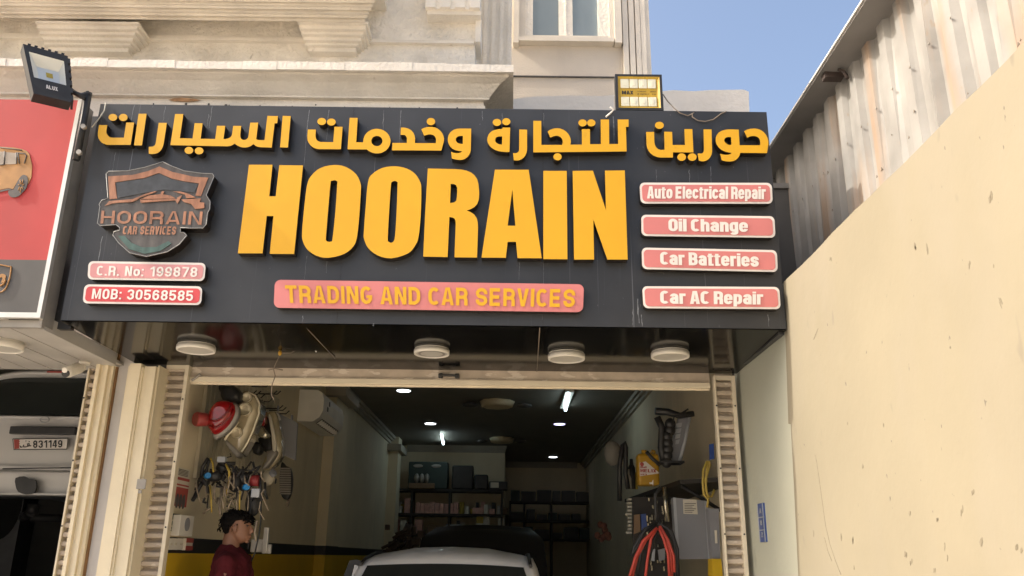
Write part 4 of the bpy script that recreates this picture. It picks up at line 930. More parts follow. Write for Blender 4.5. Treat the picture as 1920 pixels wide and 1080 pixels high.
for yy in (A.y, B.y-.006 if B.y > A.y else B.y+.006): b.box((WXX-.012, yy, B.z), (WXX-.0085, yy+.006, A.z))
b.build('lettering', LGREY, ap)

exec(compile('', 'x', 'exec')) if False else None
# ================================================================== WORKSHOP CONTENTS
def on_ceiling(px, py, z=3.655): return P(px, py, Z=z)
for px, py, lb, mm in ((757, 731, 'lit round ceiling downlight nearest the door on the left', LEDW), (807, 793, 'lit round ceiling downlight left of the middle, beyond the nearest one', LEDW), (1049, 794, 'bluish lit downlight under the longer fluorescent tube', LEDB), (1037, 856, 'small far lit downlight near the back right of the workshop', LEDW)):
    c = on_ceiling(px, py); t = thing('downlight', c, lb, 'downlight', 'downlights in the workshop ceiling')
    b = MB(); b.cyl(c, c+Vector((0, 0, -.012)), .105, 0, 28); b.build('rim', WHITEPL, t)
    b = MB(); b.cyl(c+Vector((0, 0, -.012)), c+Vector((0, 0, -.018)), .092, 0, 28); b.build('lit_disc', LEDW if mm is LEDW else mat('lit violet LED disc', (.7, .7, .8), .5, emit=((.6, .58, 1), 1.9)), t)
for (ax, ay, bx_, by_), lb in (((1065, 738, 1059, 778), 'lit white fluorescent tube, the nearer and longer one on the right'), ((828, 815, 832, 837), 'lit white fluorescent tube, the far short one left of centre')):
    A = on_ceiling(ax, ay, 3.6); B = on_ceiling(bx_, by_, 3.6); t = thing('tube_light', A, lb, 'tube light', 'fluorescent tubes on the workshop ceiling')
    if (B-A).length > 1.3: B = A+(B-A).normalized()*1.3
    A2, B2 = A, B
    b = MB(); b.tube([A2, B2], .022, n=10); b.build('tube', TUBEW, t)
    b = MB(); dv = (B2-A2).normalized(); b.box(A2+Vector((-.03, 0, .02)), B2+Vector((.03, 0, .055))); b.build('batten', WHITEPL, t)
for (px, py, s_), lb in (((932, 757, .26), 'beige eight sided ceiling fitting between the downlights, nearer one'), ((941, 825, .24), 'beige eight sided ceiling fitting, the farther one')):
    c = on_ceiling(px, py, 3.62); t = thing('ceiling_fitting', c, lb, 'ceiling fitting', 'fittings on the workshop ceiling')
    b = MB(); b.cyl(c+Vector((0, 0, .035)), c+Vector((0, 0, -.05)), s_*1.0, 0, 8, s_*.85); b.build('casing', mat('dim beige plastic', (.62, .52, .34), .6), t)
    for sx in (-1, 1):
        b = MB(); b.ell(c+Vector((sx*s_*1.5, -.05, -.03)), (s_*.45, s_*.5, .03)); b.build('side_lamp', DKPAR, t)
# air conditioner
ac = thing('air_conditioner', (-2.2, 9.4, 2.75), 'white split air conditioner high on the left workshop wall', 'air conditioner')
ya = 9.0; A = P(560, 731, Y=ya); B = P(604, 790, Y=ya)
AX0, AX1 = LX, LX+.27; zt3 = P(580, 731, Y=ya).z; zb3 = P(575, 790, Y=ya).z
prof = [(AX0, zt3), (AX0+.20, zt3), (AX0+.25, zt3-.03), (AX1, zt3-.10), (AX1, zb3+.12), (AX1-.03, zb3+.05), (AX1-.10, zb3), (AX0, zb3)]
b = MB(); b.loft([[Vector((x, ya, z)) for x, z in prof], [Vector((x, ya+1.15, z)) for x, z in prof]], 0, True, False); b.build('casing', mat('AC white plastic', (.80, .78, .71), .4), ac)
b = MB(); b.quad((AX1-.028, ya+.12, zb3+.047), (AX1-.028, ya+1.05, zb3+.047), (AX1-.095, ya+1.05, zb3-.004), (AX1-.095, ya+.12, zb3-.004)); b.build('outlet', BLKPL, ac)
b = MB()
for k in range(9): y_ = ya+.15+k*.1; b.box((AX1-.09, y_, zb3-.004), (AX1-.03, y_+.012, zb3+.040))
b.build('louvre', WHITEPL, ac)
b = MB(); b.box((AX1, ya+.2, zt3-.2), (AX1+.003, ya+.26, zt3-.15)); b.box((AX1, ya+.28, zt3-.13), (AX1+.003, ya+.33, zt3-.08)); b.build('sticker', BLKPL, ac)
b = MB(); b.box((LX+.002, ya+.1, zt3-.02), (LX+.03, ya+.18, zt3+.0)); 

# slatted board with hung parts on the left wall
H5 = lambda pts: xf(pts, 350, 710, 5.686)
H6 = lambda pts: xf(pts, 350, 850, 4.696)
sb = thing('slat_board', (LX, 7, 1.9), 'ribbed cream board with peg hooks on the left workshop wall', 'display board')
b = MB(); y0_, y1_b = 6.18, 8.15; zlo, zhi = 2.02, 2.95; yy = y0_
while yy < y1_b: b.box((LX+.012, yy, zlo), (LX+.03, yy+.075, zhi)); yy += .09
b.box((LX+.002, y0_, zlo), (LX+.012, y1_b, zhi)); b.build('board', mat('cream slat board', (.50, .45, .33), .6), sb)
b = MB()
for k in range(13):
    y_ = 6.5+k*.12; z_ = 2.90-random.uniform(0, .16)
    b.tube([(LX+.03, y_, z_), (LX+.16, y_, z_), (LX+.19, y_, z_+.03)], .006, n=5)
b.build('hook', BLKMET, sb)
def hung(name, label, cat, poly, Y, th, m, side=None, group='spare car parts hung on the left wall', bul=.5, sm=True, parent=None):
    """outline at its real distance, with thickness and a rounded front"""
    pl = smooth(poly, 2) if sm else poly
    pts = plane(pl, Y); c = sum(pts, Vector())/len(pts); b = MB()
    rings = [[p+Vector((0, th, 0)) for p in pts], pts]
    for s_, d in ((.93, -.25), (.78, -.45), (.5, -.58)):
        rings.append([c+(p-c)*s_+Vector((0, d*bul*th, 0)) for p in pts])
    b.loft(rings, 0, True, True)
    o = b.build(name, [m], parent)
    if parent is None: tag(o, label, cat, group)
    return o
tl = hung('tail_lamp', 'large red tail lamp hung on the left wall, nearest the door', 'car lamp', H5([(335, 235), (430, 230), (500, 262), (515, 320), (510, 380), (460, 480), (380, 560), (300, 600), (255, 560), (215, 500), (225, 430), (245, 350), (280, 285)]), 6.0, .12, REDLAMP, bul=.9)
hung('lamp_rim', '', '', H5([(512, 262), (550, 300), (552, 380), (520, 460), (440, 560), (340, 630), (300, 645), (270, 600), (300, 590), (390, 545), (465, 465), (505, 380)]), 6.02, .05, GREYMET, parent=tl)
for pts_ in ([(250, 440), (300, 450), (370, 420), (440, 350), (470, 280)], [(235, 500), (300, 530), (390, 480), (470, 400), (495, 320)]):
    b = MB(); b.tube(plane(smooth(H5(pts_), 1), 5.925), .007, n=6); b.build('lens_rib', mat('deep red lens rib', (.16, .004, .005), .15), tl)
p0 = P(350+90/5.686, 710+430/5.686, Y=5.92); p1 = P(350+235/5.686, 710+440/5.686, Y=6.0)
b = MB(); b.tube([p0, p0.lerp(p1, .1), p1.lerp(p0, .05), p1], [.045, .052, .048, .03], n=18); tag(b.build('round_lamp', mat('dusty red lens', (.32, .05, .045), .3)), 'round dusty red lamp sticking out left of the large red tail lamp', 'car lamp', 'spare car parts hung on the left wall')
hl = hung('headlight', 'large yellowed clear headlight hung beside the red tail lamp', 'headlight', H5([(590, 150), (650, 130), (740, 170), (780, 260), (770, 360), (700, 560), (640, 690), (580, 790), (540, 805), (400, 660), (420, 600), (500, 520), (560, 420), (555, 260)]), 6.3, .16, CLEARL, bul=.6)
for cxp, cyp, rr in ((635, 330, 70), (655, 205, 52), (545, 580, 60)):
    c = P(350+cxp/5.686, 710+cyp/5.686, Y=6.255); s_ = rr/5.686*6.25/1563
    b = MB(); 
    rings = [[c+Vector((s_*q_*math.cos(a*math.pi/9), -.028+d, s_*q_*math.sin(a*math.pi/9))) for a in range(18)] for q_, d in ((1, .02), (1, -.004), (.93, -.007), (.86, .006), (.5, .012), (.25, .014))]
    b.loft(rings, 0, True); b.build('reflector', mat('pale reflector', (.66, .60, .44), .25, .35, var=.1), hl)
    b = MB(); b.prism([[c+Vector((s_*.78*math.cos(a*math.pi/12), -.034, s_*.78*math.sin(a*math.pi/12))) for a in range(-2, 11)]+[c+Vector((s_*.45*math.cos(a*math.pi/12), -.034, s_*.45*math.sin(a*math.pi/12)+s_*.1)) for a in range(10, -2, -1)]], (0, .004, 0), 0, 0); b.build('reflector_highlight', mat('painted highlight', (.85, .78, .58), .15, .2), hl)  # pale crescent, a highlight on the reflector painted in as colour
hung('housing', '', '', H5([(600, 160), (650, 142), (732, 180), (770, 262), (760, 355), (690, 550), (575, 775), (545, 790), (410, 655), (430, 600), (508, 525), (568, 420), (563, 265)]), 6.44, .05, mat('lamp housing grey', (.26, .23, .17), .4), bul=.1, parent=hl)
b = MB(); b.tube(plane(H5([(405, 655), (440, 600), (505, 525), (548, 455)]), 6.20), .010, n=6); b.tube(plane(H5([(585, 780), (645, 690), (705, 560), (770, 370), (775, 270), (735, 180), (655, 140)]), 6.24), .007, n=6); b.build('lens_edge', mat('painted highlight', (.85, .78, .58), .15, .2), hl)  # pale lines paint highlights along the real lens edge
hung('lamp_base', '', '', H5([(380, 640), (420, 640), (560, 770), (575, 810), (540, 845), (500, 810)]), 6.28, .08, GREYMET, sm=False, parent=hl)
hung('motor_housing', 'black plastic motor housing hung above the red tail lamp', 'car part', H5([(340, 70), (480, 62), (540, 110), (568, 170), (550, 230), (520, 235), (480, 260), (380, 220), (360, 150)]), 6.15, .1, BLKPL)
hung('brake_lamp', 'narrow red and white brake lamp hung behind the yellowed headlight', 'car lamp', H5([(790, 315), (835, 330), (830, 420), (825, 490), (740, 530), (715, 545), (760, 440)]), 6.9, .08, REDLAMP)
hung('lamp_insert', 'small clear lamp insert hung under the narrow red brake lamp', 'car lamp', H5([(740, 500), (800, 490), (850, 560), (870, 600), (830, 640), (760, 610)]), 6.88, .07, CHROME)
ch = hung('curved_headlight', 'long curved headlight with a grey rim, hung right of the other lamps', 'headlight', H5([(860, 370), (940, 350), (975, 450), (1005, 580), (1015, 700), (1000, 820), (930, 920), (850, 968), (800, 955), (860, 880), (945, 780), (940, 660), (905, 480)]), 7.1, .12, CLEARL)
hung('lamp_bezel', '', '', H5([(870, 400), (895, 400), (945, 620), (952, 760), (915, 760), (905, 600)]), 7.0, .02, PAPER, parent=ch)
hung('lamp_tail', '', '', H5([(850, 770), (955, 765), (940, 830), (850, 950), (800, 950), (860, 880)]), 7.02, .06, GREYMET, parent=ch)
rp = MB(); rp.prism([plane(H5([(945, 350), (1180, 470), (1155, 870), (1020, 810), (1015, 650), (990, 520)]), 7.5)], (0, .04, 0), 0, 0)
rp.box(P(350+965/5.686, 710+285/5.686, Y=7.5), P(350+985/5.686, 710+350/5.686, Y=7.54)); rp.box(P(350+1112/5.686, 710+385/5.686, Y=7.5), P(350+1132/5.686, 710+450/5.686, Y=7.54))
tag(rp.build('radiator_core', GREYP), 'flat grey radiator core hung at the right end of the spare parts', 'radiator', 'spare car parts hung on the left wall')
hung('fog_lamp', 'small round black fog lamp hung below the brake lamp', 'car lamp', H5(ell_px((745, 740), 52, 68, 12)), 6.9, .08, BLKPL)
hung('bracket_part', 'black plastic bracket between the brake lamp and the curved headlight', 'car part', H5([(830, 380), (870, 420), (905, 600), (920, 760), (860, 790), (800, 740), (760, 640), (820, 620), (860, 560)]), 7.05, .06, BLKPL)
gr = hung('air_vent', 'black oval slatted air vent hung alone on the left wall', 'car part', H6([(838, 75), (870, 110), (910, 130), (928, 220), (920, 330), (895, 400), (860, 405), (825, 350), (815, 220), (825, 130)]), 7.8, .05, BLKPL, bul=.3)
b = MB()
for k in range(12):
    A = P(350+868/4.696, 850+(140+k*20)/4.696, Y=7.77); b.box(A+Vector((-.05, -.01, 0)), A+Vector((.05, .01, .012)))
b.build('vane', GREYMET, gr)
b = MB(); b.ell(P(350+890/4.696, 850+440/4.696, Y=7.8), (.015, .015, .03)); b.build('tag', BROWNW, gr)
# wiring harness bundles
def curve(pts, Y, r, m, b, n=6): b.tube([P(x, y, Y=Y+random.uniform(-.03, .03)) for x, y in H6(pts)], r, n=n)
hb = thing('hose_bundle', P(400, 900, Y=6.1), 'tangled bundle of black hoses and wiring hung under the lamps', 'hoses', 'spare car parts hung on the left wall')
b = MB()
for pts, r in (([(190, 40), (140, 120), (125, 210), (150, 240), (180, 300), (190, 350)], .013), ([(150, 240), (110, 300), (75, 380), (55, 410)], .016), ([(200, 60), (180, 120), (170, 190)], .010), ([(120, 220), (135, 250), (190, 260)], .018),
               ([(280, 80), (330, 90), (430, 90)], .014), ([(470, 145), (540, 150), (600, 150), (650, 190), (655, 560), (640, 700), (600, 880), (570, 945)], .006), ([(560, 330), (560, 560), (540, 840)], .006), ([(190, 370), (180, 480)], .006), ([(160, 390), (145, 430), (170, 435)], .009), ([(440, 300), (440, 490)], .006), ([(640, 180), (650, 300), (660, 420)], .010), ([(690, 260), (690, 350), (710, 400)], .010)):
    curve(pts, 6.1, r, None, b)
z = [(350+ (70 if k % 2 else 0), 345+k*20) for k in range(9)]; curve(z, 6.1, .006, None, b)
for k in range(48):
    x, y = random.gauss(430, 120), random.gauss(200, 60); curve([(x, y), (x+random.uniform(-50, 50), y+random.uniform(-40, 60)), (x+random.uniform(-80, 80), y+random.uniform(20, 110))], 6.12, random.uniform(.004, .012), None, b, 5)
b.build('hose', BLKPL, hb)
b = MB()
for pts, r in (([(210, 40), (230, 90), (235, 160)], .007), ([(345, 95), (375, 160), (375, 240), (345, 370)], .008), ([(205, 280), (215, 400), (220, 520)], .006), ([(470, 330), (465, 500)], .005)): curve(pts, 6.05, r, None, b)
b.build('yellow_hose', YELHOSE, hb)
b = MB()
for pts, r in (([(250, 280), (240, 400), (265, 440), (275, 390)], .008), ([(310, 300), (290, 480), (300, 545)], .010), ([(230, 470), (180, 500), (150, 530)], .009), ([(620, 590), (600, 700), (610, 770)], .008)): curve(pts, 6.08, r, None, b)
for k in range(24):
    x, y = random.gauss(440, 120), random.gauss(260, 90); curve([(x, y), (x+random.uniform(-30, 30), y+random.uniform(30, 90)), (x+random.uniform(-40, 40), y+random.uniform(80, 190))], 6.06, random.uniform(.003, .007), None, b, 5)
b.build('grey_wire', mat('dirty grey brown wire', (.26, .21, .15), .6, var=.3, vs=30), hb)
for (x, y, rx, ry, yy, mm, nm) in ((245, 200, 70, 50, 6.12, BLKPL, 'motor'), (430, 260, 60, 80, 6.12, BLKPL, 'motor'), (500, 220, 60, 60, 6.15, BLKPL, 'motor'), (590, 430, 70, 120, 6.2, BLKPL, 'motor'), (320, 130, 60, 60, 6.18, BLKPL, 'motor')):
    b = MB(); p = P(350+x/4.696, 850+y/4.696, Y=yy); s_ = yy/1563; b.ell(p, (rx/4.696*s_, .05, ry/4.696*s_)); b.build(nm, mm, hb)
for x, y in ((185, 195), (525, 297)):
    b = MB(); p = P(350+x/4.696, 850+y/4.696, Y=6.04); b.cyl(p+Vector((-.02, .03, 0)), p+Vector((.005, -.005, 0)), .021, 0, 14); b.build('blue_cap', BLUEPL, hb)
b = MB(); p = P(350+605/4.696, 850+240/4.696, Y=6.1); b.cyl(p+Vector((-.03, 0, 0)), p+Vector((.03, 0, 0)), .04, 0, 14); b.build('red_cap', mat('dim red plastic', (.20, .02, .02), .5), hb)
b = MB(); p = P(350+610/4.696, 850+350/4.696, Y=6.1); b.box(p+Vector((-.03, -.02, -.03)), p+Vector((.03, .02, .03)), 0, .004); p = P(350+310/4.696, 850+55/4.696, Y=6.1); b.box(p+Vector((-.03, -.02, -.02)), p+Vector((.03, .02, .02)), 0, .004); b.build('connector', LGREY, hb)
bt = thing('washer_bottle', P(505, 905, Y=6.5), 'translucent washer bottle with a grey cap hung right of the hose bundle', 'bottle', 'spare car parts hung on the left wall')
b = MB(); p = P(350+720/4.696, 850+215/4.696, Y=6.5); b.ell(p, (.05, .05, .06)); b.build('bottle', mat('milky plastic', (.40, .36, .27), .4), bt)
b = MB(); q_ = P(350+768/4.696, 850+165/4.696, Y=6.47); b.cyl(p.lerp(q_, .5), q_, .028, 0, 14); b.build('cap', GREYP, bt)
mt = MB(); p = P(350+695/4.696, 850+790/4.696, Y=6.9); mt.box(p+Vector((-.02, -.02, -.08)), p+Vector((.02, .02, .12)), 0, .006); mt.box(p+Vector((.02, -.02, -.08)), p+Vector((.05, .02, -.01)), 0, .006); mt.box(p+Vector((-.12, 0, -.07)), p+Vector((-.02, .05, .03)), 0, .01)
tag(mt.build('handle_piece', ALU), 'silver handle piece mounted on the black wall band', 'handle')
# things on wall by the jamb
def wallplate(name, label, cat, x0, y0, x1, y1, X, th, m, par=None):
    A = P(x0, y0, X=X); B = P(x1, y1, X=X); b = MB(); b.box((X-th, A.y, B.z), (X, B.y, A.z), 0, .003 if th > .008 else 0)
    o = b.build(name, m, par)
    if label: tag(o, label, cat)
    return o, A, B
po, A, B = wallplate('poster', 'white and red printed poster beside the left door jamb', 'poster', 327, 873, 348, 953, LX+.008, .005, PAPER)
b = MB(); h_ = A.z-B.z
for k, (f0, f1_) in enumerate(((.25, .32), (.42, .46), (.50, .98))): b.box((LX+.0085, A.y, A.z-h_*f1_), (LX+.011, B.y, A.z-h_*f0))
b.build('red_print', REDPR, po)
b = MB()
for k in range(5): b.box((LX+.0085, A.y+.02, A.z-h_*(.06+.035*k)), (LX+.011, B.y-.04, A.z-h_*(.045+.035*k)))
for k in range(4): b.ell((LX+.011, A.y+(B.y-A.y)*(.2+.2*k), A.z-h_*.85), (.003, .03, .05))
b.build('dark_print', DKPRINT, po)
po, A, B = wallplate('notice', 'dark green notice with large numerals below the poster', 'notice', 320, 962, 334, 997, LX+.008, .005, GRNPL)
b = MB(); X_ = LX+.011; text_quad(b, '22 63', [Vector((X_, A.y, A.z-.03)), Vector((X_, B.y, A.z-.03)), Vector((X_, B.y, A.z-.09)), Vector((X_, A.y, A.z-.09))])
text_quad(b, '5550', [Vector((X_, A.y, A.z-.12)), Vector((X_, B.y, A.z-.12)), Vector((X_, B.y, B.z+.02)), Vector((X_, A.y, B.z+.02))]); b.build('lettering', PAPER, po)
po, A, B = wallplate('door_bell_box', 'small white box with a round grille on the wall by the jamb', 'bell box', 340, 965, 360, 1006, LX+.06, .058, WHITEPL)
b = MB(); c = Vector((LX+.061, (A.y+B.y)/2, A.z-.06)); b.cyl(c, c+Vector((.004, 0, 0)), .045, 0, 18); b.build('grille', GREYP, po)
for i, (x0, x1, lb) in enumerate(((318, 323, 'leftmost white switch plate on the black band'), (325, 333, 'second white switch plate on the black band'), (335, 344, 'third white switch plate on the black band'))):
    po, A, B = wallplate('switch_plate', lb, 'switch', x0, 1009, x1, 1031, LX+.012, .010, WHITEPL); po['group'] = 'switches by the left jamb'
    b = MB(); b.box((LX+.0125, (A.y*.7+B.y*.3), (A.z*.6+B.z*.4)), (LX+.016, (A.y*.3+B.y*.7), (A.z*.4+B.z*.6))); b.build('rocker', PAPER, po)
po, A, B = wallplate('red_label_box', 'small box with red printed label right of the switches', 'box', 350, 1009, 360, 1032, LX+.03, .028, PAPER)
b = MB(); b.box((LX+.0305, A.y, A.z), (LX+.033, B.y, A.z-.03)); b.box((LX+.0305, A.y, B.z), (LX+.033, B.y, B.z+.03)); b.build('red_print', REDPR, po)

# back shelves
def bshelf(Y, px0, px1, ys, label, pym=1060):
    t = thing('storage_shelf', P((px0+px1)/2, pym, Y=Y), label, 'shelf', 'shelves along the back wall')
    b = MB(); x0, x1 = P(px0, 950, Y=Y).x, P(px1, 950, Y=Y).x; zz = []
    for y in ys:
        z = P((px0+px1)/2, y, Y=Y).z; zz.append(z); b.box((x0, Y, z-.045), (x1, Y+.45, z))
    b.build('board', DARKWOOD, t)
    for xx in (x0, x0+.32, x1-.04, (x0+x1)/2):
        b = MB(); b.box((xx, Y+.02, .06), (xx+.04, Y+.43, zz[0])); b.build('post', DARKWOOD, t)
    return x0, x1, zz
x0, x1, zz = bshelf(16.6, 738, 943, (917, 963, 1001), 'dark shelf with cartons at the back left of the workshop')
def carton(x, y, z, w_, d_, h_, m, label, name='carton', cat='box', group='cartons on the back shelf', bev=.006):
    b = MB(); b.box((x, y, z+.001), (x+w_, y+d_, z+h_), 0, bev); o = b.build(name, m); return tag(o, label, cat, group)
i = 0
Lb = [('pink', PINKBOX), ('white', WHITEBOX)]
for k in range(9):
    carton(x0+.42+k*.092, 16.63+random.uniform(0, .04), zz[1], .085, .2, .19+random.uniform(-.01, .03), PINKBOX, 'pink striped cartons in the row on the middle back shelf')
for k, (dx, w_, h_, m_) in enumerate(((0.05, .10, .14, WHITEBOX), (.2, .11, .28, PINKBOX), (1.38, .07, .14, WHITEBOX), (1.52, .2, .12, PINKBOX), (1.74, .08, .18, WHITEBOX), (1.84, .11, .10, PINKBOX))):
    carton(x0+dx, 16.64, zz[1], w_, .2, h_, m_, ['tiny white carton at the left end of the middle back shelf', 'tall pale carton left of the pink row', 'narrow white carton right of the pink row', 'low reddish carton in the middle shelf centre', 'upright white carton right of the low reddish one', 'small pinkish carton near the right end of the middle shelf'][k])
for k, (dx, dz, w_, h_, m_, lb) in enumerate(((1.42, 0, .15, .12, WHITEBOX, 'low white carton on the bottom back shelf'), (1.60, 0, .26, .20, WHITEBOX, 'large white carton on the bottom back shelf'), (1.60, .20, .13, .13, YELBOX, 'yellow carton on top of the large white carton'), (1.735, .20, .12, .13, WHITEBOX, 'white carton stacked beside the yellow carton'), (1.88, 0, .12, .12, YELBOX, 'dull yellow carton right of the large white carton'), (2.02, 0, .12, .30, WHITEBOX, 'tall white carton at the right of the bottom back shelf'), (.42, 0, .14, .26, PINKBOX, 'tall pink carton at left of the bottom back shelf'), (.66, 0, .32, .15, CARDB, 'long brown cardboard box on the bottom back shelf'), (1.02, 0, .30, .18, LGREY, 'grey cloth covered box on the bottom back shelf'), (.14, 0, .12, .24, WHITEBOX, 'white carton at the far left of the bottom back shelf'))):
    carton(x0+dx, 16.64, zz[2]+dz, w_, .22, h_, m_, lb)
for lvl, n0, x_a, x_b, lab in ((1, 7, .03, .34, 'assorted small cartons at the left end of the middle back shelf'), (1, 9, 1.26, 2.2, 'assorted small cartons on the right half of the middle back shelf'), (2, 7, .05, .40, 'assorted small cartons at the left end of the bottom back shelf'), (2, 6, 1.0, 1.42, 'assorted small cartons in the middle of the bottom back shelf')):
    for k in range(n0):
        w_ = random.uniform(.05, .11); xx = x_a+(x_b-x_a)*k/n0
        carton(x0+xx, 16.80, zz[lvl], w_, .12, random.uniform(.10, .27), random.choice((WHITEBOX, PINKBOX, CARDB, YELBOX, BLKPL, LGREY)), lab, group=lab)
sp = thing('speaker_crate', (x0+.7, 16.7, zz[0]), 'dark crate with two oval openings on the top back shelf', 'crate', 'cartons on the back shelf')
b = MB(); b.box((x0+.25, 16.64, zz[0]+.001), (x0+1.02, 17.0, zz[0]+.52), 0, .02); b.build('case', GRNPL, sp)
for k in (.36, .72): b = MB(); b.ell((x0+k+.07, 16.635, zz[0]+.44), (.10, .01, .035)); b.build('opening', GREYMET, sp)
b = MB()
for k in range(3): b.ell((x0+.42+k*.1, 16.6, zz[0]+.2), (.05, .06, .09))
tag(b.build('wrapped_parts', GREYMET), 'grey wrapped parts in front of the crate with oval openings', 'parts')
b = MB(); b.box((x0+.28, 16.5, zz[0]+.001), (x0+.78, 16.63, zz[0]+.1), 0, .01); tag(b.build('cardboard_tray', CARDB), 'shallow brown cardboard tray below the wrapped parts', 'tray')
carton(x0+1.10, 16.64, zz[0], .42, .3, .46, BLKPL, 'large black plastic case on the top back shelf', 'tool_case', 'case', bev=.03)
carton(x0+1.54, 16.64, zz[0], .27, .3, .29, BLKPL, 'smaller black case right of the large black case', 'tool_case', 'case', bev=.03)
lbx = carton(x0+1.83, 16.64, zz[0], .36, .3, .16, BLKPL, 'low black box with a pale label on the top back shelf', 'tool_case', 'case', bev=.02)
b = MB(); b.box((x0+1.86, 16.634, zz[0]+.04), (x0+2.02, 16.639, zz[0]+.14)); b.build('paper_label', PAPER, lbx)
x0, x1, zz = bshelf(19.4, 955, 1110, (940, 975, 1010), 'dark shelf of black parts at the back right of the workshop')
for k in range(14):
    w_ = random.uniform(.12, .3); xx = random.uniform(x0, x1-.3); z = random.choice(zz)
for z in zz:
    xx = x0+.03; k = 0
    while xx < x1-.25:
        w_ = random.uniform(.16, .34); carton(xx, 19.45, z, w_, .25, random.uniform(.12, .26), random.choice((BLKPL, DKPAR, GRNPL)), 'dark boxed parts on the back right shelf', group='dark boxes on the back right shelf'); xx += w_+.04
# right wall contents
G4 = lambda pts: xf(pts, 1060, 680, 2.7)
G8 = lambda pts: xf(pts, 1100, 830, 4.32)
def flat(name, label, cat, poly, Y, th, m, parent=None, group=None):
    b = MB(); b.prism([plane(poly, Y)], (0, th, 0), 0, 0); o = b.build(name, m, parent)
    if parent is None: tag(o, label, cat, group)
    return o
ws = thing('wall_shelf', P(1255, 900, Y=7.3), 'dark triangular wall shelf on the right workshop wall', 'shelf')
zsf = P(1212, 910, Y=7.5).z-.036
b = MB(); b.add([(RX-.55, 9.3, zsf), (RX-.42, 6.9, zsf+.0), (RX, 6.5, zsf), (RX, 9.3, zsf), (RX-.55, 9.3, zsf+.035), (RX-.42, 6.9, zsf+.035), (RX, 6.5, zsf+.035), (RX, 9.3, zsf+.035)], [(0, 1, 2, 3), (4, 5, 6, 7), (0, 1, 5, 4), (1, 2, 6, 5), (2, 3, 7, 6), (3, 0, 4, 7)]); b.build('board', DARKWOOD, ws)
b = MB(); b.tube([(RX-.40, 6.95, zsf-.01), (RX-.01, 6.95, zsf-.25)], .015, n=6); b.build('bracket', BLKMET, ws); b = MB(); b.tube([(RX-.5, 8.3, zsf-.01), (RX-.01, 8.3, zsf-.3)], .015, n=6); b.build('bracket', BLKMET, ws)
rd = thing('intercooler', P(1265, 820, Y=7.0), 'grey radiator with black hoses leaning on the right wall shelf', 'radiator')
flat('core', '', '', G4([(575, 275), (640, 260), (590, 500), (510, 515)]), 7.0, .06, GREYP, rd)
b = MB()
for k in range(4): b.prism([plane(G4([(556+2*k, 308+k*28), (592-4*k, 303+k*28), (587-4*k, 325+k*28), (552+2*k, 328+k*28)]), 6.985)], (0, .014, 0), 0, 0)
b.build('fin', LGREY, rd)
b = MB(); b.tube(plane(G4([(632, 265), (605, 400), (575, 510)]), 6.97), .014, n=8); b.build('side_rail', LGREY, rd)
b = MB(); b.tube(plane(G4([(455, 245), (520, 250), (580, 268), (650, 258)]), 6.95), [.03, .03, .026, .024], n=10); b.tube(plane(G4([(465, 275), (490, 330), (485, 430), (500, 510)]), 6.95), .03, n=10); b.tube(plane(G4([(410, 450), (440, 485), (480, 520)]), 6.9), .016, n=8); b.tube(plane(G4([(545, 300), (550, 275), (590, 255), (622, 235)]), 6.93), .008, n=6)
for k in range(7): c = P(*G4([(530-4*k+random.uniform(-8, 8), 310+k*32)])[0], Y=6.95); b.ell(c, (.045, .04, .05))
b.box(P(*G4([(480, 495)])[0], Y=6.9), P(*G4([(580, 520)])[0], Y=7.1)); b.build('hose', BLKPL, rd)
oc = thing('oil_canister', P(1212, 905, Y=7.5), 'yellow oil canister with white label panel on the right wall shelf', 'canister')
pc = [(362, 458), (470, 460), (485, 480), (475, 540), (370, 615), (365, 560)]
b = MB(); A = P(*G4([(365, 458)])[0], Y=7.5); B = P(*G4([(480, 600)])[0], Y=7.5)
b.box((A.x, 7.5, zsf+.036), (B.x, 7.65, A.z), 0, .025); b.cyl((A.x+.07, 7.57, A.z), (A.x+.07, 7.57, A.z+.035), .025, 0, 12); b.tube([(A.x+.12, 7.57, A.z-.01), (A.x+.15, 7.57, A.z+.035), (B.x-.03, 7.57, A.z+.03), (B.x-.02, 7.57, A.z-.02)], .012, n=8); b.build('jug', YELCAN, oc)
b = MB(); h_ = A.z-zsf-.036; b.prism([[Vector((A.x+.015, 7.496, A.z-h_*.3)), Vector((A.x+.07, 7.496, A.z-h_*.26)), Vector((A.x+.19, 7.496, A.z-h_*.62)), Vector((A.x+.015, 7.496, A.z-h_*.72))]], (0, .003, 0), 0, 0); lb_ = b.build('label_panel', PLW, oc)
b = MB(); q3 = lambda x0, x1, t0, t1: [Vector((A.x+x0, 7.492, A.z-h_*t0)), Vector((A.x+x1, 7.492, A.z-h_*t0)), Vector((A.x+x1, 7.492, A.z-h_*t1)), Vector((A.x+x0, 7.492, A.z-h_*t1))]
text_quad(b, 'HELIX', q3(.02, .16, .5, .6)); text_quad(b, 'Shell', q3(.02, .075, .41, .47)); text_quad(b, 'HX3', q3(.02, .075, .64, .69)); b.ell((A.x+.035, 7.493, A.z-h_*.35), (.018, .003, .018)); b.build('lettering', REDPR, lb_)
for k, (px, py0, lb, m_, r_) in enumerate(((1178, 880, 'pale plastic bottle at the left end of the right wall shelf', WHITEBOX, .03), (1185, 860, 'tall dark bottle next to the yellow oil canister', BLKPL, .033), (1191, 885, 'short yellow capped bottle against the oil canister', YELBOX, .024))):
    p = P(px, 905, Y=7.9+k*.02); zt4 = P(px, py0, Y=7.9).z; b = MB(); b.tube([(p.x, p.y, zsf+.036), (p.x, p.y, zt4-.08), (p.x, p.y, zt4-.05), (p.x, p.y, zt4)], [r_, r_, r_*.5, r_*.45], n=12)
    tag(b.build('bottle', m_), lb, 'bottle', 'bottles on the right wall shelf')
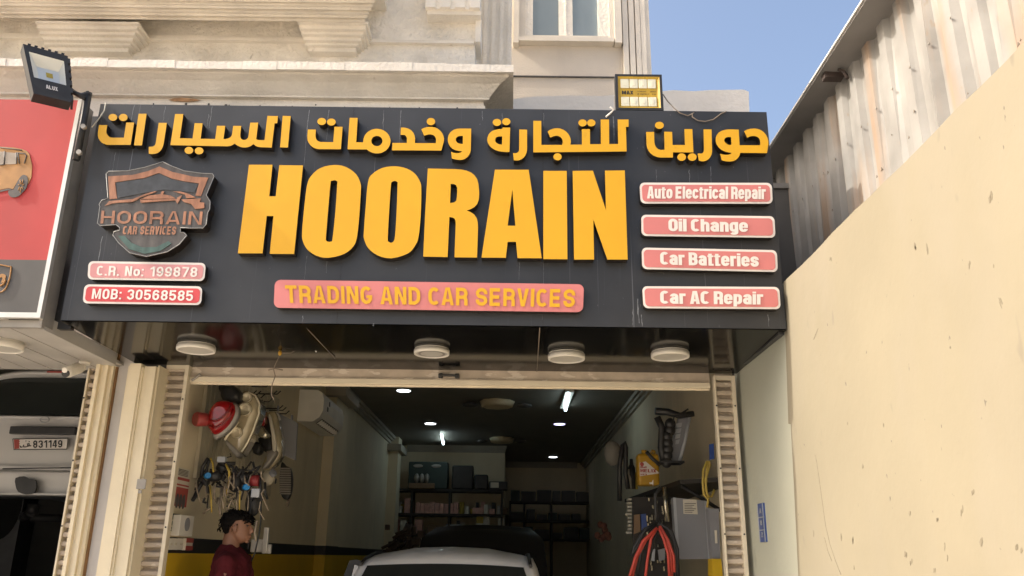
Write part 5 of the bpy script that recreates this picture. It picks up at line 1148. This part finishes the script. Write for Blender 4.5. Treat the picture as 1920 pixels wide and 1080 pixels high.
b = MB(); p = P(1149, 850, Y=8.6); b.ell(p, (.09, .06, .13)); tag(b.build('wall_fan_shell', mat('dim white plastic', (.22, .21, .18), .6)), 'rounded white shell hung on the far right wall', 'fan shell')
b = MB(); b.tube(plane(G4([(275, 700), (275, 520), (290, 420), (300, 405), (306, 430), (305, 560), (318, 640)]), 7.8), .022, n=8); tag(b.build('black_hose', BLKPL), 'black hose looped down left of the bottles on the right', 'hose')
gc = thing('meter_cabinet', P(1298, 1045, Y=6.7), 'grey steel cabinet with a paper label on the right side of the workshop', 'cabinet')
flat('door', '', '', G8([(705, 445), (960, 470), (1005, 942), (735, 945)]), 6.7, .12, GREYP, gc)
flat('edge_trim', '', '', G8([(700, 443), (722, 445), (755, 943), (730, 946)]), 6.695, .004, LGREY, gc); flat('edge_trim', '', '', G8([(955, 470), (978, 475), (1008, 941), (985, 943)]), 6.694, .004, LGREY, gc)
flat('paper_label', '', '', G8([(780, 460), (890, 462), (900, 580), (785, 575)]), 6.694, .004, PAPER, gc)
b = MB()
for k in range(6): b.prism([plane(G8([(793, 490+k*14), (885-(k % 3)*14, 491+k*14), (885-(k % 3)*14, 496+k*14), (793, 495+k*14)]), 6.690)], (0, .003, 0), 0, 0)
b.build('print', DKPRINT, gc)
cb = thing('jumper_cables', P(1230, 1060, Y=6.5), 'red and black jumper cables looped on a hook at right', 'cables')
b = MB()
for pts in ([(565, 700), (480, 790), (410, 920), (370, 1080)], [(560, 705), (520, 780), (490, 960), (475, 1100)], [(590, 675), (640, 760), (680, 900), (690, 1080)], [(595, 680), (660, 790), (705, 920), (712, 1050)]): b.tube(plane(smooth(G8(pts), 1), 6.45), .011, n=8)
b.tube(plane(smooth(G8([(570, 690), (455, 800), (395, 930), (350, 1080)]), 1), 6.43), .012, n=8); b.tube(plane(smooth(G8([(585, 690), (625, 780), (660, 900), (672, 1100)]), 1), 6.44), .011, n=8); b.build('red_cable', REDHOSE, cb); b = MB()
for pts in ([(560, 660), (470, 700), (410, 850), (370, 900)], [(575, 680), (500, 760), (440, 900), (410, 1080)], [(580, 655), (660, 690), (710, 800), (735, 1000), (735, 1100)], [(585, 650), (690, 720), (735, 860), (745, 1080)], [(555, 665), (450, 730), (385, 850), (365, 920)], [(600, 690), (540, 800), (500, 950), (460, 1100)], [(575, 640), (560, 560), (555, 420), (600, 360)]): b.tube(plane(G8(pts), 6.5), .013, n=8)
b.build('black_cable', BLKPL, cb)
b = MB()
for pts in ([(975, 150), (945, 220), (940, 330), (950, 420), (985, 460), (975, 525)], [(985, 150), (970, 250), (965, 380), (990, 450)], [(990, 150), (1000, 180), (960, 300), (975, 420), (1010, 440), (1035, 380)]): b.tube(plane(G8(pts), 6.2), .009, n=7)
tag(b.build('yellow_cable', YELHOSE), 'yellow cable coil hung by the right door jamb', 'cable')
flat('blue_poster', 'narrow blue and red poster behind the right door jamb', 'poster', G8([(992, 15), (1030, 5), (1035, 130), (995, 140)]), 6.1, .004, BLUEP)
tb = thing('tool_rack', P(1235, 960, Y=7.0), 'black rack of small shiny tools behind the jumper cables', 'tool rack')
flat('backing', '', '', G8([(370, 440), (700, 440), (720, 1100), (380, 1100)]), 7.4, .03, DARKWOOD, tb)
b = MB()
for k in range(46):
    x, y = random.uniform(480, 710), random.uniform(460, 1060); p = P(*G8([(x, y)])[0], Y=7.36); l_ = random.uniform(.02, .05)
    b = MB(); b.box(p+Vector((-.006, 0, -l_/2)), p+Vector((.006, .012, l_/2))); b.build('tool', CHROME, tb)
b = MB()
for x0_, x1_ in ((625, 665),):
    b.tube(plane(G8([(635, 360), (640, 500), (655, 640)]), 7.33), .02, n=8)
b.build('tool', CHROME, tb)
for k, (poly, m_, nm) in enumerate((([(535, 870), (555, 860), (550, 960), (525, 955)], LGREY, 'plier'), ([(580, 870), (635, 855), (635, 945), (590, 960)], GREYP, 'plier'), ([(385, 585), (430, 580), (435, 720), (385, 740)], CARDB, 'packet'), ([(440, 580), (480, 575), (490, 690), (445, 710)], BLUEP, 'packet'))): flat(nm, '', '', G8(poly), 7.3, .03, m_, tb)
b = MB()
for k in range(10): b.box(P(*G8([(320+random.uniform(-4, 20), 450+k*30)])[0], Y=7.9), P(*G8([(352, 472+k*30)])[0], Y=8.0))
tag(b.build('sticker_strip', WHITEBOX), 'vertical strip of small pale packets on the right wall', 'packets')
flat('hand_tool', 'small white T shaped tool hung below the oil canister', 'tool', G8([(510, 322), (530, 320), (540, 300), (540, 355), (535, 335), (515, 335)]), 7.0, .02, PLW)
flat('meter_box', 'grey electric meter box by the right door jamb', 'meter box', G8([(985, 530), (1070, 535), (1085, 940), (1020, 940)]), 6.5, .1, GREYP)
flat('meter_sticker', 'pale sticker strip on the meter box', 'sticker', G8([(1035, 710), (1055, 710), (1060, 815), (1042, 815)]), 6.494, .004, PAPER)
flat('yellow_drum', 'dull yellow drum under the meter box', 'drum', G8([(1020, 942), (1090, 940), (1110, 1150), (1020, 1150)]), 6.45, .15, INY)
b = MB(); p = P(1131, 1000, Y=9.5)
for k in range(9): b.ell(p+Vector((random.uniform(-.07, .07), random.uniform(-.05, .05), random.uniform(-.1, .1))), (.035, .03, .04))
tag(b.build('rag_heap', mat('dim red rag', (.16, .07, .05), .9)), 'dim reddish rags hung at the far right of the workshop', 'rags')
b = MB(); p = P(752, 1006, Y=13)
for k in range(34):
    c = p+Vector((random.uniform(-.22, .30), random.uniform(-.15, .15), random.uniform(-.35, .16)-abs(k % 5-2)*.03)); d = Vector((random.uniform(.02, .08), random.uniform(.02, .06), random.uniform(.02, .07)))
    if k % 3: b.box(c-d, c+d, 0, .008)
    else: b.tube([c-d*1.5, c+Vector((d.x, 0, 0)), c+d*1.6], .022, n=7)
b.box((p.x-.35, 12.8, .06), (p.x+.5, 13.2, p.z-.35)); tag(b.build('parts_heap', mat('dim brown greasy parts', (.085, .055, .038), .7, var=.5, vs=9)), 'dim brown heap of parts at the back left', 'heap')

# ================================================================== WHITE CAR IN THE WORKSHOP
wc = thing('white_car', (-.46, 8.3, .06), 'white hatchback with raised hood parked inside the workshop, seen from behind', 'car')
CXc = P(833, 1045, Y=6.6).x
def ring(y, hw_b, zb_, hw_t, zt_, crown):
    pts = []
    for s_ in (1,):
        pts = [(-hw_b, zb_), (-hw_b*.985, zb_+(zt_-zb_)*.3), (-(hw_b*.35+hw_t*.65), zb_+(zt_-zb_)*.78), (-hw_t, zt_-.025), (-hw_t*.86, zt_), (-hw_t*.45, zt_+crown*.8), (0, zt_+crown)]
    full = pts + [(-x, z) for x, z in reversed(pts[:-1])]
    return [Vector((CXc+x, y, z)) for x, z in full]
b = MB()
b.loft([ring(y, *a) for y, a in ((6.30, (.70, .45, .66, 1.02, .0)), (6.24, (.82, .38, .80, .95, .01)), (6.32, (.86, .30, .83, 1.06, .01)), (6.9, (.88, .28, .84, 1.06, .01)), (9.0, (.88, .28, .84, 1.05, .01)), (10.2, (.85, .30, .74, .92, .03)), (10.55, (.70, .36, .55, .78, .02)))], 0, True)
body = b.build('body', CARW, wc)
b = MB()
RT = [(6.78, (.79, 1.02, .655, 1.445, .035)), (6.95, (.80, 1.02, .675, 1.485, .05)), (7.5, (.81, 1.02, .69, 1.52, .06)), (8.2, (.81, 1.02, .685, 1.51, .05)), (8.75, (.80, 1.02, .66, 1.42, .045))]
b.loft([ring(y, *a) for y, a in [(6.42, (.78, 1.02, .75, 1.03, .0))]+RT+[(9.6, (.76, 1.02, .73, 1.03, 0))]], 0, True); roof = b.build('roof', CARW, wc)
def rw(u, v, off=0.012):   # rear window surface point
    z = 1.07+(1.415-1.07)*v; hw_ = .72+(.60-.72)*v; y = 6.445+(6.755-6.445)*v
    return Vector((CXc+hw_*u, y-off, z+.012+.02*(1-u*u)))
b = MB(); N = 10
vs = [rw(-1+2*i/N, j/4) for j in range(5) for i in range(N+1)]
b.add(vs, [(j*(N+1)+i, j*(N+1)+i+1, (j+1)*(N+1)+i+1, (j+1)*(N+1)+i) for j in range(4) for i in range(N)], 0, True); b.build('rear_window', DGLASS, wc)
b = MB()
for s_ in (-1, 1):
    b.tube([Vector((CXc+s_*.655, 6.76, 1.435)), Vector((CXc+s_*.65, 6.95, 1.478)), Vector((CXc+s_*.655, 7.5, 1.523)), Vector((CXc+s_*.65, 8.2, 1.518))], .014, n=6)
b.build('roof_seam', BLKPL, wc)
for s_ in (-1, 1):
    b = MB(); 
    b.add([Vector((CXc+s_*x, y, z)) for x, y, z in ((.806, 6.85, 1.08), (.825, 8.9, 1.08), (.69, 8.6, 1.40), (.68, 7.0, 1.40))], [(0, 1, 2, 3)]); b.build('side_window', DGLASS, wc)
    b = MB(); b.box((CXc+s_*.62, 6.25, .72), (CXc+s_*.83, 6.36, .98), 0, .03); b.build('tail_light', REDLAMP, wc)
    for y in (6.95, 9.65):
        b = MB(); b.cyl((CXc+s_*.70, y, .36), (CXc+s_*.895, y, .36), .30, 0, 28); wh = b.build('wheel', RUBBER, wc)
        b = MB(); b.cyl((CXc+s_*.89, y, .36), (CXc+s_*.90, y, .36), .19, 0, 20); b.build('rim', RIM, wh)
b = MB(); b.box((CXc-.8, 6.19, .32), (CXc+.8, 6.3, .55), 0, .04); b.build('bumper', BLKPL, wc)
b = MB(); b.box((CXc-.26, 6.205, .72), (CXc+.26, 6.235, .83)); b.build('license_plate', PLW, wc)
# raised hood
hp = P(918, 990, Y=9.7); b = MB()
rings = []
for j, (y, z, hw_, cr) in enumerate(((8.95, 1.06, .68, .02), (9.2, 1.42, .69, .03), (9.45, hp.z-.12, .66, .05), (9.62, hp.z, .52, .03), (9.68, hp.z-.03, .5, .02))):
    rings.append([Vector((CXc+.20+hw_*u, y, z+cr*(1-u*u))) for u in [-1+k/6 for k in range(13)]])
b.loft(rings, 0, False, True, False); b.loft([[p+Vector((0, .04, -.02)) for p in r_] for r_ in rings], 0, False, True, False); b.build('raised_hood', CARB, wc)
# open front door on the left
b = MB(); dx = P(655, 1062, Y=7.0).x; 
fr = plane([(641, 1088), (655, 1051), (668, 1049), (690, 1056), (684, 1063), (664, 1058), (655, 1090)], 7.0)
b.prism([fr], (0, .05, 0), 0, 0); od = b.build('open_door', BLKPL, wc)
b = MB(); b.prism([plane([(656, 1092), (665, 1059), (672, 1061), (664, 1092)], 6.995)], (0, .04, 0), 0, 0); b.build('door_edge', CARW, od)
b = MB(); q0 = P(655, 1088, Y=7.0); b.box((q0.x-.1, 7.0, .45), (q0.x+.08, 7.06, q0.z)); b.build('door_panel', CARW, od)

# ================================================================== LIFTED WHITE SUV (left bay)
YS = 7.6; sx = P(84, 790, Y=YS).x
sv = thing('lifted_car', (sx, YS+2, 0), 'grey white utility car raised on a lift in the dark left bay', 'car')
Zp = lambda y: P(80, y, Y=YS).z
def sring(y, hb, zb_, ht, zt_):
    pts = [(-hb*.9, zb_), (-hb, zb_+(zt_-zb_)*.2), (-hb, zb_+(zt_-zb_)*.7), (-ht, zt_-.02), (-ht*.9, zt_)]
    full = pts+[(-x, z) for x, z in reversed(pts)]
    return [Vector((sx+x, y, z)) for x, z in full]
zbt, zgp, zwb, zrf = Zp(932), Zp(878), Zp(778), Zp(697)
b = MB(); b.loft([sring(YS+.05, .84, zgp-.01, .88, zwb+.02), sring(YS, .88, zgp+.02, .89, zwb-.04), sring(YS+.12, .90, zgp-.1, .88, zwb+.05), sring(YS+4.2, .88, zbt, .8, zwb)], 0, True); b.build('body', SUVW, sv)
b = MB(); b.loft([sring(YS+.02, .84, zbt, .88, zgp-.015), sring(YS-.05, .87, zbt+.03, .89, zgp-.05), sring(YS+.3, .9, zbt, .89, zgp-.01)], 0, True); b.build('bumper', SUVW, sv)
b = MB(); b.loft([sring(YS+.10, .86, zwb, .66, zrf-.03), sring(YS+.34, .87, zwb, .68, zrf+.03), sring(YS+2.2, .87, zwb, .68, zrf+.05), sring(YS+3.0, .85, zwb, .6, zwb+.08)], 0, True); b.build('cabin', SUVW, sv)
b = MB()
vs = []
for j in range(6):
    v = j/5
    for i in range(13):
        u = -1+i/6; hw_ = .80-.16*v; vs.append(Vector((sx+hw_*u, YS+.03+.055*v+.02*u*u, zwb+.005+(zrf-.045-zwb)*v)))
b.add(vs, [(j*13+i, j*13+i+1, (j+1)*13+i+1, (j+1)*13+i) for j in range(5) for i in range(12)], 0, True); b.build('rear_window', DGLASS, sv)
b = MB(); rr = []
for y, z, hw_ in ((YS+.4, zrf+.05, .62), (YS+.06, zrf+.035, .62), (YS-.03, zrf-.005, .60), (YS-.02, zrf-.03, .60), (YS+.1, zrf-.035, .61)):
    rr.append([Vector((sx+hw_*u, y+.08*u*u, z-.05*u*u*u*u)) for u in [-1+k/6 for k in range(13)]])
b.loft(rr, 0, False, True, False); sp = b.build('spoiler', SUVW, sv)
A = P(88, 697, Y=YS-.035); b = MB(); b.box((A.x, YS-.036, A.z-.008), (A.x+.16, YS-.02, A.z+.008)); b.build('brake_light', REDPR, sp)
b = MB(); A, B = P(20, 799, Y=YS-.02), P(141, 815, Y=YS-.02); b.box((A.x, YS-.03, B.z), (B.x, YS+.02, A.z), 0, .008); b.build('handle_recess', BLKPL, sv)
b = MB(); c = P(85, 787, Y=YS-.04); rg = [c+Vector((.04*math.cos(t), -.012, .026*math.sin(t))) for t in [k*2*math.pi/20 for k in range(21)]]; b.tube(rg, .006, n=6); b.box(c+Vector((-.045, -.018, -.005)), c+Vector((.045, -.008, .005))); b.build('badge', RIM, sv)
A, B = P(25, 823, Y=YS-.03), P(127, 845, Y=YS-.03)
b = MB(); b.prism([plane([(24, 823), (127, 822), (125, 842), (26, 843)], YS-.025)], (0, .012, 0), 0, 0); lp = b.build('license_plate', PLW, sv)
b = MB(); text_px(b, '831149', [(62, 826), (117, 825), (116.5, 839), (62, 840)], Y=YS-.030, s=.17, w=.56, gap=.14)
for l in ([(58, 836), (52, 836), (51, 832), (54, 831), (55, 836), (48, 838), (44, 838), (44, 834)], [(42, 838), (39, 839), (38, 836)], [(48, 827), (49, 827)], [(54, 828), (55.5, 828)]): b.tube([P(x, y, Y=YS-.03) for x, y in l], .0045, n=4)
fr = [(24, 823), (127, 822), (125, 842), (26, 843), (24, 823)]; b.tube([P(x, y, Y=YS-.026) for x, y in fr], .004, n=4); b.build('lettering', BLKPL, lp)
b = MB(); b.prism([plane([(26, 824), (37, 824), (35, 826), (37, 828), (35, 830), (37, 832), (35, 834), (37, 836), (35, 838), (37, 841), (27, 842)], YS-.029)], (0, .003, 0), 0, 0); b.build('red_serrated_band', REDPR, lp)
b = MB(); b.prism([plane(smooth([(29, 896), (45, 893), (52, 897), (66, 900), (68, 912), (64, 923), (48, 927), (34, 922), (29, 910)], 2), YS-.062)], (0, .02, 0), 0, 0); b.build('tow_hole', BLKPL, sv)
b = MB(); b.tube([P(x, y, Y=YS-.055) for x, y in ((5, 879), (60, 878), (140, 877))], .006, n=4); b.build('panel_gap', BLKPL, sv)
for s_ in (-1, 1):
    b = MB(); b.box((sx+s_*.72, YS-.02, zwb-.32), (sx+s_*.90, YS+.12, zwb-.02), 0, .03); b.build('tail_light', REDLAMP, sv)
    for y in (YS+.75, YS+3.4):
        b = MB(); b.cyl((sx+s_*.68, y, zbt-.02), (sx+s_*.9, y, zbt-.02), .34, 0, 26); wh = b.build('wheel', RUBBER, sv); b = MB(); b.cyl((sx+s_*.9, y, zbt-.02), (sx+s_*.905, y, zbt-.02), .22, 0, 20); b.build('rim', RIM, wh)
lf = thing('car_lift', (sx, YS+2, 0), 'dark two post car lift holding up the raised car', 'car lift')
b = MB()
for s_ in (-1, 1):
    b = MB(); b.box((sx+s_*1.25-.12, YS+1.9, .06), (sx+s_*1.25+.12, YS+2.2, 3.5)); b.build('post', BLKMET, lf)
b = MB()
for s_ in (-1, 1):
    for d in (-1, 1): b.tube([(sx+s_*1.2, YS+2.05, zbt-.1), (sx+s_*.6, YS+2.05+d*.9, zbt-.08)], .05, n=6); b.cyl((sx+s_*.6, YS+2.05+d*.9, zbt-.1), (sx+s_*.6, YS+2.05+d*.9, zbt), .06, 0, 12)
b.build('arm', BLKMET, lf)
b = MB(); b.tube([P(60, 688, Y=8.3), P(150, 684, Y=8.3)], .012, n=8); tag(b.build('blue_led_strip', LEDB), 'thin violet blue LED strip under the ceiling of the left bay', 'LED strip')

# ================================================================== PERSON
YPn = 6.1
hc = P(446, 988, Y=YPn); px0, pz0 = hc.x, hc.z
pe = None
def sec(cx_, cy_, z, a, b_, n=20, p=2.0):
    return [Vector((cx_+a*math.copysign(abs(math.cos(t))**(2/p), math.cos(t)), cy_+b_*math.copysign(abs(math.sin(t))**(2/p), math.sin(t)), z)) for t in [2*math.pi*i/n for i in range(n)]]
zt5 = P(440, 959, Y=YPn).z; zch = P(462, 1019, Y=YPn).z; HH = zt5-zch
hx = lambda px: P(px, 988, Y=YPn).x
b = MB()
# head: per level front and back x, half width
lev = [(0, 455, 456.5, .010), (.05, 449, 463, .035), (.12, 443, 469, .050), (.20, 438, 470.5, .058), (.30, 431, 470, .064), (.40, 426, 470, .068), (.50, 422, 469.5, .072), (.60, 420, 469, .074), (.70, 419, 468, .075), (.80, 421, 465, .072), (.90, 426, 459, .060), (.97, 433, 451, .036), (1.0, 440, 444, .008)]
rings = []
for t, xb_, xf_, hw_ in lev:
    z = zch+HH*t; A_, B_ = hx(xb_), hx(xf_); rings.append(sec((A_+B_)/2, YPn, z, (B_-A_)/2, hw_, 24, 2.2))
b.loft(rings, 0, True)
# nose, lips, brow, chin, ears
nz = lambda py: P(470, py, Y=YPn).z
b.loft([sec(hx(469), YPn, nz(984), .004, .006, 10), sec(hx(471.5), YPn, nz(990), .012, .010, 10), sec(hx(474), YPn, nz(996), .016, .015, 10), sec(hx(473), YPn, nz(999), .012, .014, 10), sec(hx(470), YPn, nz(1001), .008, .010, 10)], 0, True)
b.ell((hx(471), YPn, nz(1005)), (.010, .020, .006)); b.ell((hx(470), YPn, nz(1009)), (.010, .018, .006)); b.ell((hx(467), YPn, nz(1016)), (.014, .022, .012)); b.ell((hx(468), YPn, nz(981)), (.010, .045, .008))
for s_ in (-1, 1):
    b.ell((hx(447), YPn+s_*.074, nz(991)), (.018, .010, .032)); b.ell((hx(449), YPn+s_*.079, nz(990)), (.010, .007, .020))
# neck + torso core
zn = P(440, 1025, Y=YPn).z
body_ax = hx(444)
b.loft([sec(hx(437), YPn, zch+.07, .055, .052), sec(hx(436), YPn, zch+.02, .056, .055), sec(hx(437), YPn, zch-.03, .060, .058), sec(hx(440), YPn, zch-.07, .075, .085), sec(hx(442), YPn, zch-.12, .095, .15), sec(body_ax, YPn, zch-.30, .11, .17), sec(body_ax, YPn, zch-.52, .10, .145), sec(body_ax-.01, YPn, zch-.66, .11, .16), sec(body_ax-.01, YPn, zch-.74, .09, .14)], 0, True)
zs_ = zch-.11; gz = .06
def limb(pts, r): b.tube(pts, r, n=14)
hipz = zch-.70
for s_ in (-1, 1):
    sh_ = Vector((body_ax, YPn+s_*.18, zs_)); el = Vector((body_ax+.06, YPn+s_*.23, zs_-.29)); wr = Vector((body_ax+.26, YPn+s_*.19, zs_-.40))
    limb([sh_, sh_.lerp(el, .5), el, el.lerp(wr, .4), wr], [.055, .047, .04, .038, .026])
    palm = wr+Vector((.08, -s_*.005, -.02)); limb([wr, wr.lerp(palm, .5), palm], [.024, .034, .032])
    for k in range(4):
        o_ = Vector((0, (k-1.5)*.017, 0)); L_ = (.07, .08, .075, .058)[k]
        limb([palm+o_+Vector((-.01, 0, 0)), palm+o_+Vector((L_*.5, 0, -.012)), palm+o_+Vector((L_*.8, 0, -.035))], [.009, .0085, .006])
    limb([wr+Vector((.02, -s_*.025, 0)), wr+Vector((.05, -s_*.05, -.01)), wr+Vector((.085, -s_*.055, -.025))], [.011, .010, .007])
    hp_ = Vector((body_ax, YPn+s_*.09, hipz)); kn = Vector((body_ax+.02, YPn+s_*.10, gz+.48)); an = Vector((body_ax-.02, YPn+s_*.10, gz+.09))
    limb([hp_, hp_.lerp(kn, .5), kn, kn.lerp(an, .35), an], [.085, .075, .055, .055, .038])
pm = b.build('person', SKIN)
tag(pm, 'person in a maroon long shirt standing in profile inside the workshop', 'person')
rm = pm.modifiers.new('remesh', 'REMESH'); rm.mode = 'VOXEL'; rm.voxel_size = .006; rm.use_smooth_shade = True
smm = pm.modifiers.new('smooth', 'SMOOTH'); smm.factor = .4; smm.iterations = 1
b = MB(); rings = []
for t, xb_, xf_, hw_ in ((.24, 428, 433, .030), (.32, 423, 436, .060), (.42, 419, 438, .078), (.50, 417, 441, .081), (.555, 416, 452, .0775), (.62, 415, 453, .083), (.69, 414, 457, .086), (.725, 413.5, 466, .084), (.79, 414, 470, .084), (.86, 416, 469, .079), (.93, 420, 465, .068), (.99, 426, 459, .050), (1.04, 433, 452, .030), (1.06, 438, 447, .012)):
    z = zch+HH*t; A_, B_ = hx(xb_), hx(xf_); rings.append([p+Vector((random.uniform(-.003, .003), random.uniform(-.003, .003), random.uniform(-.003, .003))) for p in sec((A_+B_)/2, YPn, z, (B_-A_)/2, hw_, 22, 2.3)])
b.loft(rings, 0, True)
for k in range(34):
    a = random.uniform(-.3, 2.6); b.ell((hx(440)+.07*math.cos(a)*1.1, YPn+random.uniform(-.06, .06), zch+HH*.80+.045*math.sin(a)), (.016, .014, .010), n=6)
for k in range(150):
    a = random.uniform(-.35, 3.4); sd = random.uniform(-1, 1); rr_ = math.sqrt(max(0, 1-sd*sd*.75))
    c0 = Vector((hx(442)+.108*rr_*math.cos(a), YPn+sd*.083, zch+HH*.70+.075*rr_*math.sin(a)))
    d_ = Vector((random.uniform(-.01, .03)+(.012 if a < .8 else -.01), random.uniform(-.012, .012), random.uniform(-.022, .006)))
    b.tube([c0, c0+d_*.5+Vector((0, 0, .004)), c0+d_], [.005, .004, .001], n=4)
for k in range(26):
    x_ = hx(random.uniform(416, 452)); c0 = Vector((x_, YPn-random.uniform(.070, .084), zch+HH*random.uniform(.40, .60))); b.tube([c0, c0+Vector((random.uniform(-.006, .006), -.001, -.022))], [.005, .001], n=4)
b.build('hair', HAIR, pm)
b = MB()
for s_ in (-1, 1): b.ell((hx(466.5), YPn+s_*.034, nz(986.5)), (.009, .012, .006), n=10)
b.build('eye', BLKPL, pm)
b = MB()
for s_ in (-1, 1): b.tube([(hx(468.5), YPn+s_*.022, nz(981.5)), (hx(466.5), YPn+s_*.045, nz(980.5)), (hx(462), YPn+s_*.06, nz(982))], .004, n=6)
b.build('eyebrow', HAIR, pm)
b = MB()
b.loft([sec(hx(434), YPn, zch-.010, .064, .062), sec(hx(437), YPn, zch-.042, .086, .10), sec(hx(441), YPn, zch-.085, .116, .172, 20, 2.4), sec(body_ax, YPn, zch-.20, .135, .20, 20, 2.4), sec(body_ax, YPn, zch-.36, .132, .19, 20, 2.4), sec(body_ax, YPn, zch-.56, .125, .175), sec(body_ax-.01, YPn, zch-.74, .135, .185)], 0, True)
for s_ in (-1, 1):
    sh_ = Vector((body_ax, YPn+s_*.17, zs_-.01)); el = Vector((body_ax+.06, YPn+s_*.23, zs_-.29)); wr = Vector((body_ax+.25, YPn+s_*.19, zs_-.395))
    b.tube([sh_+Vector((0, -s_*.04, .02)), sh_, sh_.lerp(el, .5), el, el.lerp(wr, .5), wr], [.06, .075, .062, .056, .048, .036], n=16)
shirt = b.build('shirt', MAROON, pm); rm = shirt.modifiers.new('remesh', 'REMESH'); rm.mode = 'VOXEL'; rm.voxel_size = .010; rm.use_smooth_shade = True
smm = shirt.modifiers.new('smooth', 'SMOOTH'); smm.factor = .5; smm.iterations = 3
tx = bpy.data.textures.new('folds', 'CLOUDS'); tx.noise_scale = .09; dm = shirt.modifiers.new('folds', 'DISPLACE'); dm.texture = tx; dm.strength = .035; dm.mid_level = .5
b = MB()
b.loft([sec(body_ax-.01, YPn, zch-.62, .118, .168), sec(body_ax-.01, YPn, hipz-.04, .125, .178), sec(body_ax-.01, YPn, hipz-.12, .11, .17)], 0, True)
for s_ in (-1, 1):
    hp_ = Vector((body_ax, YPn+s_*.09, hipz)); kn = Vector((body_ax+.02, YPn+s_*.10, gz+.48)); an = Vector((body_ax-.02, YPn+s_*.10, gz+.06)); b.tube([hp_, hp_.lerp(kn, .5), kn, an], [.098, .088, .07, .062], n=16)
b.build('trousers', DENIM, pm)
b = MB()
for s_ in (-1, 1): b.ell((body_ax+.03, YPn+s_*.10, gz+.045), (.13, .05, .045))
b.build('shoe', BLKPL, pm)
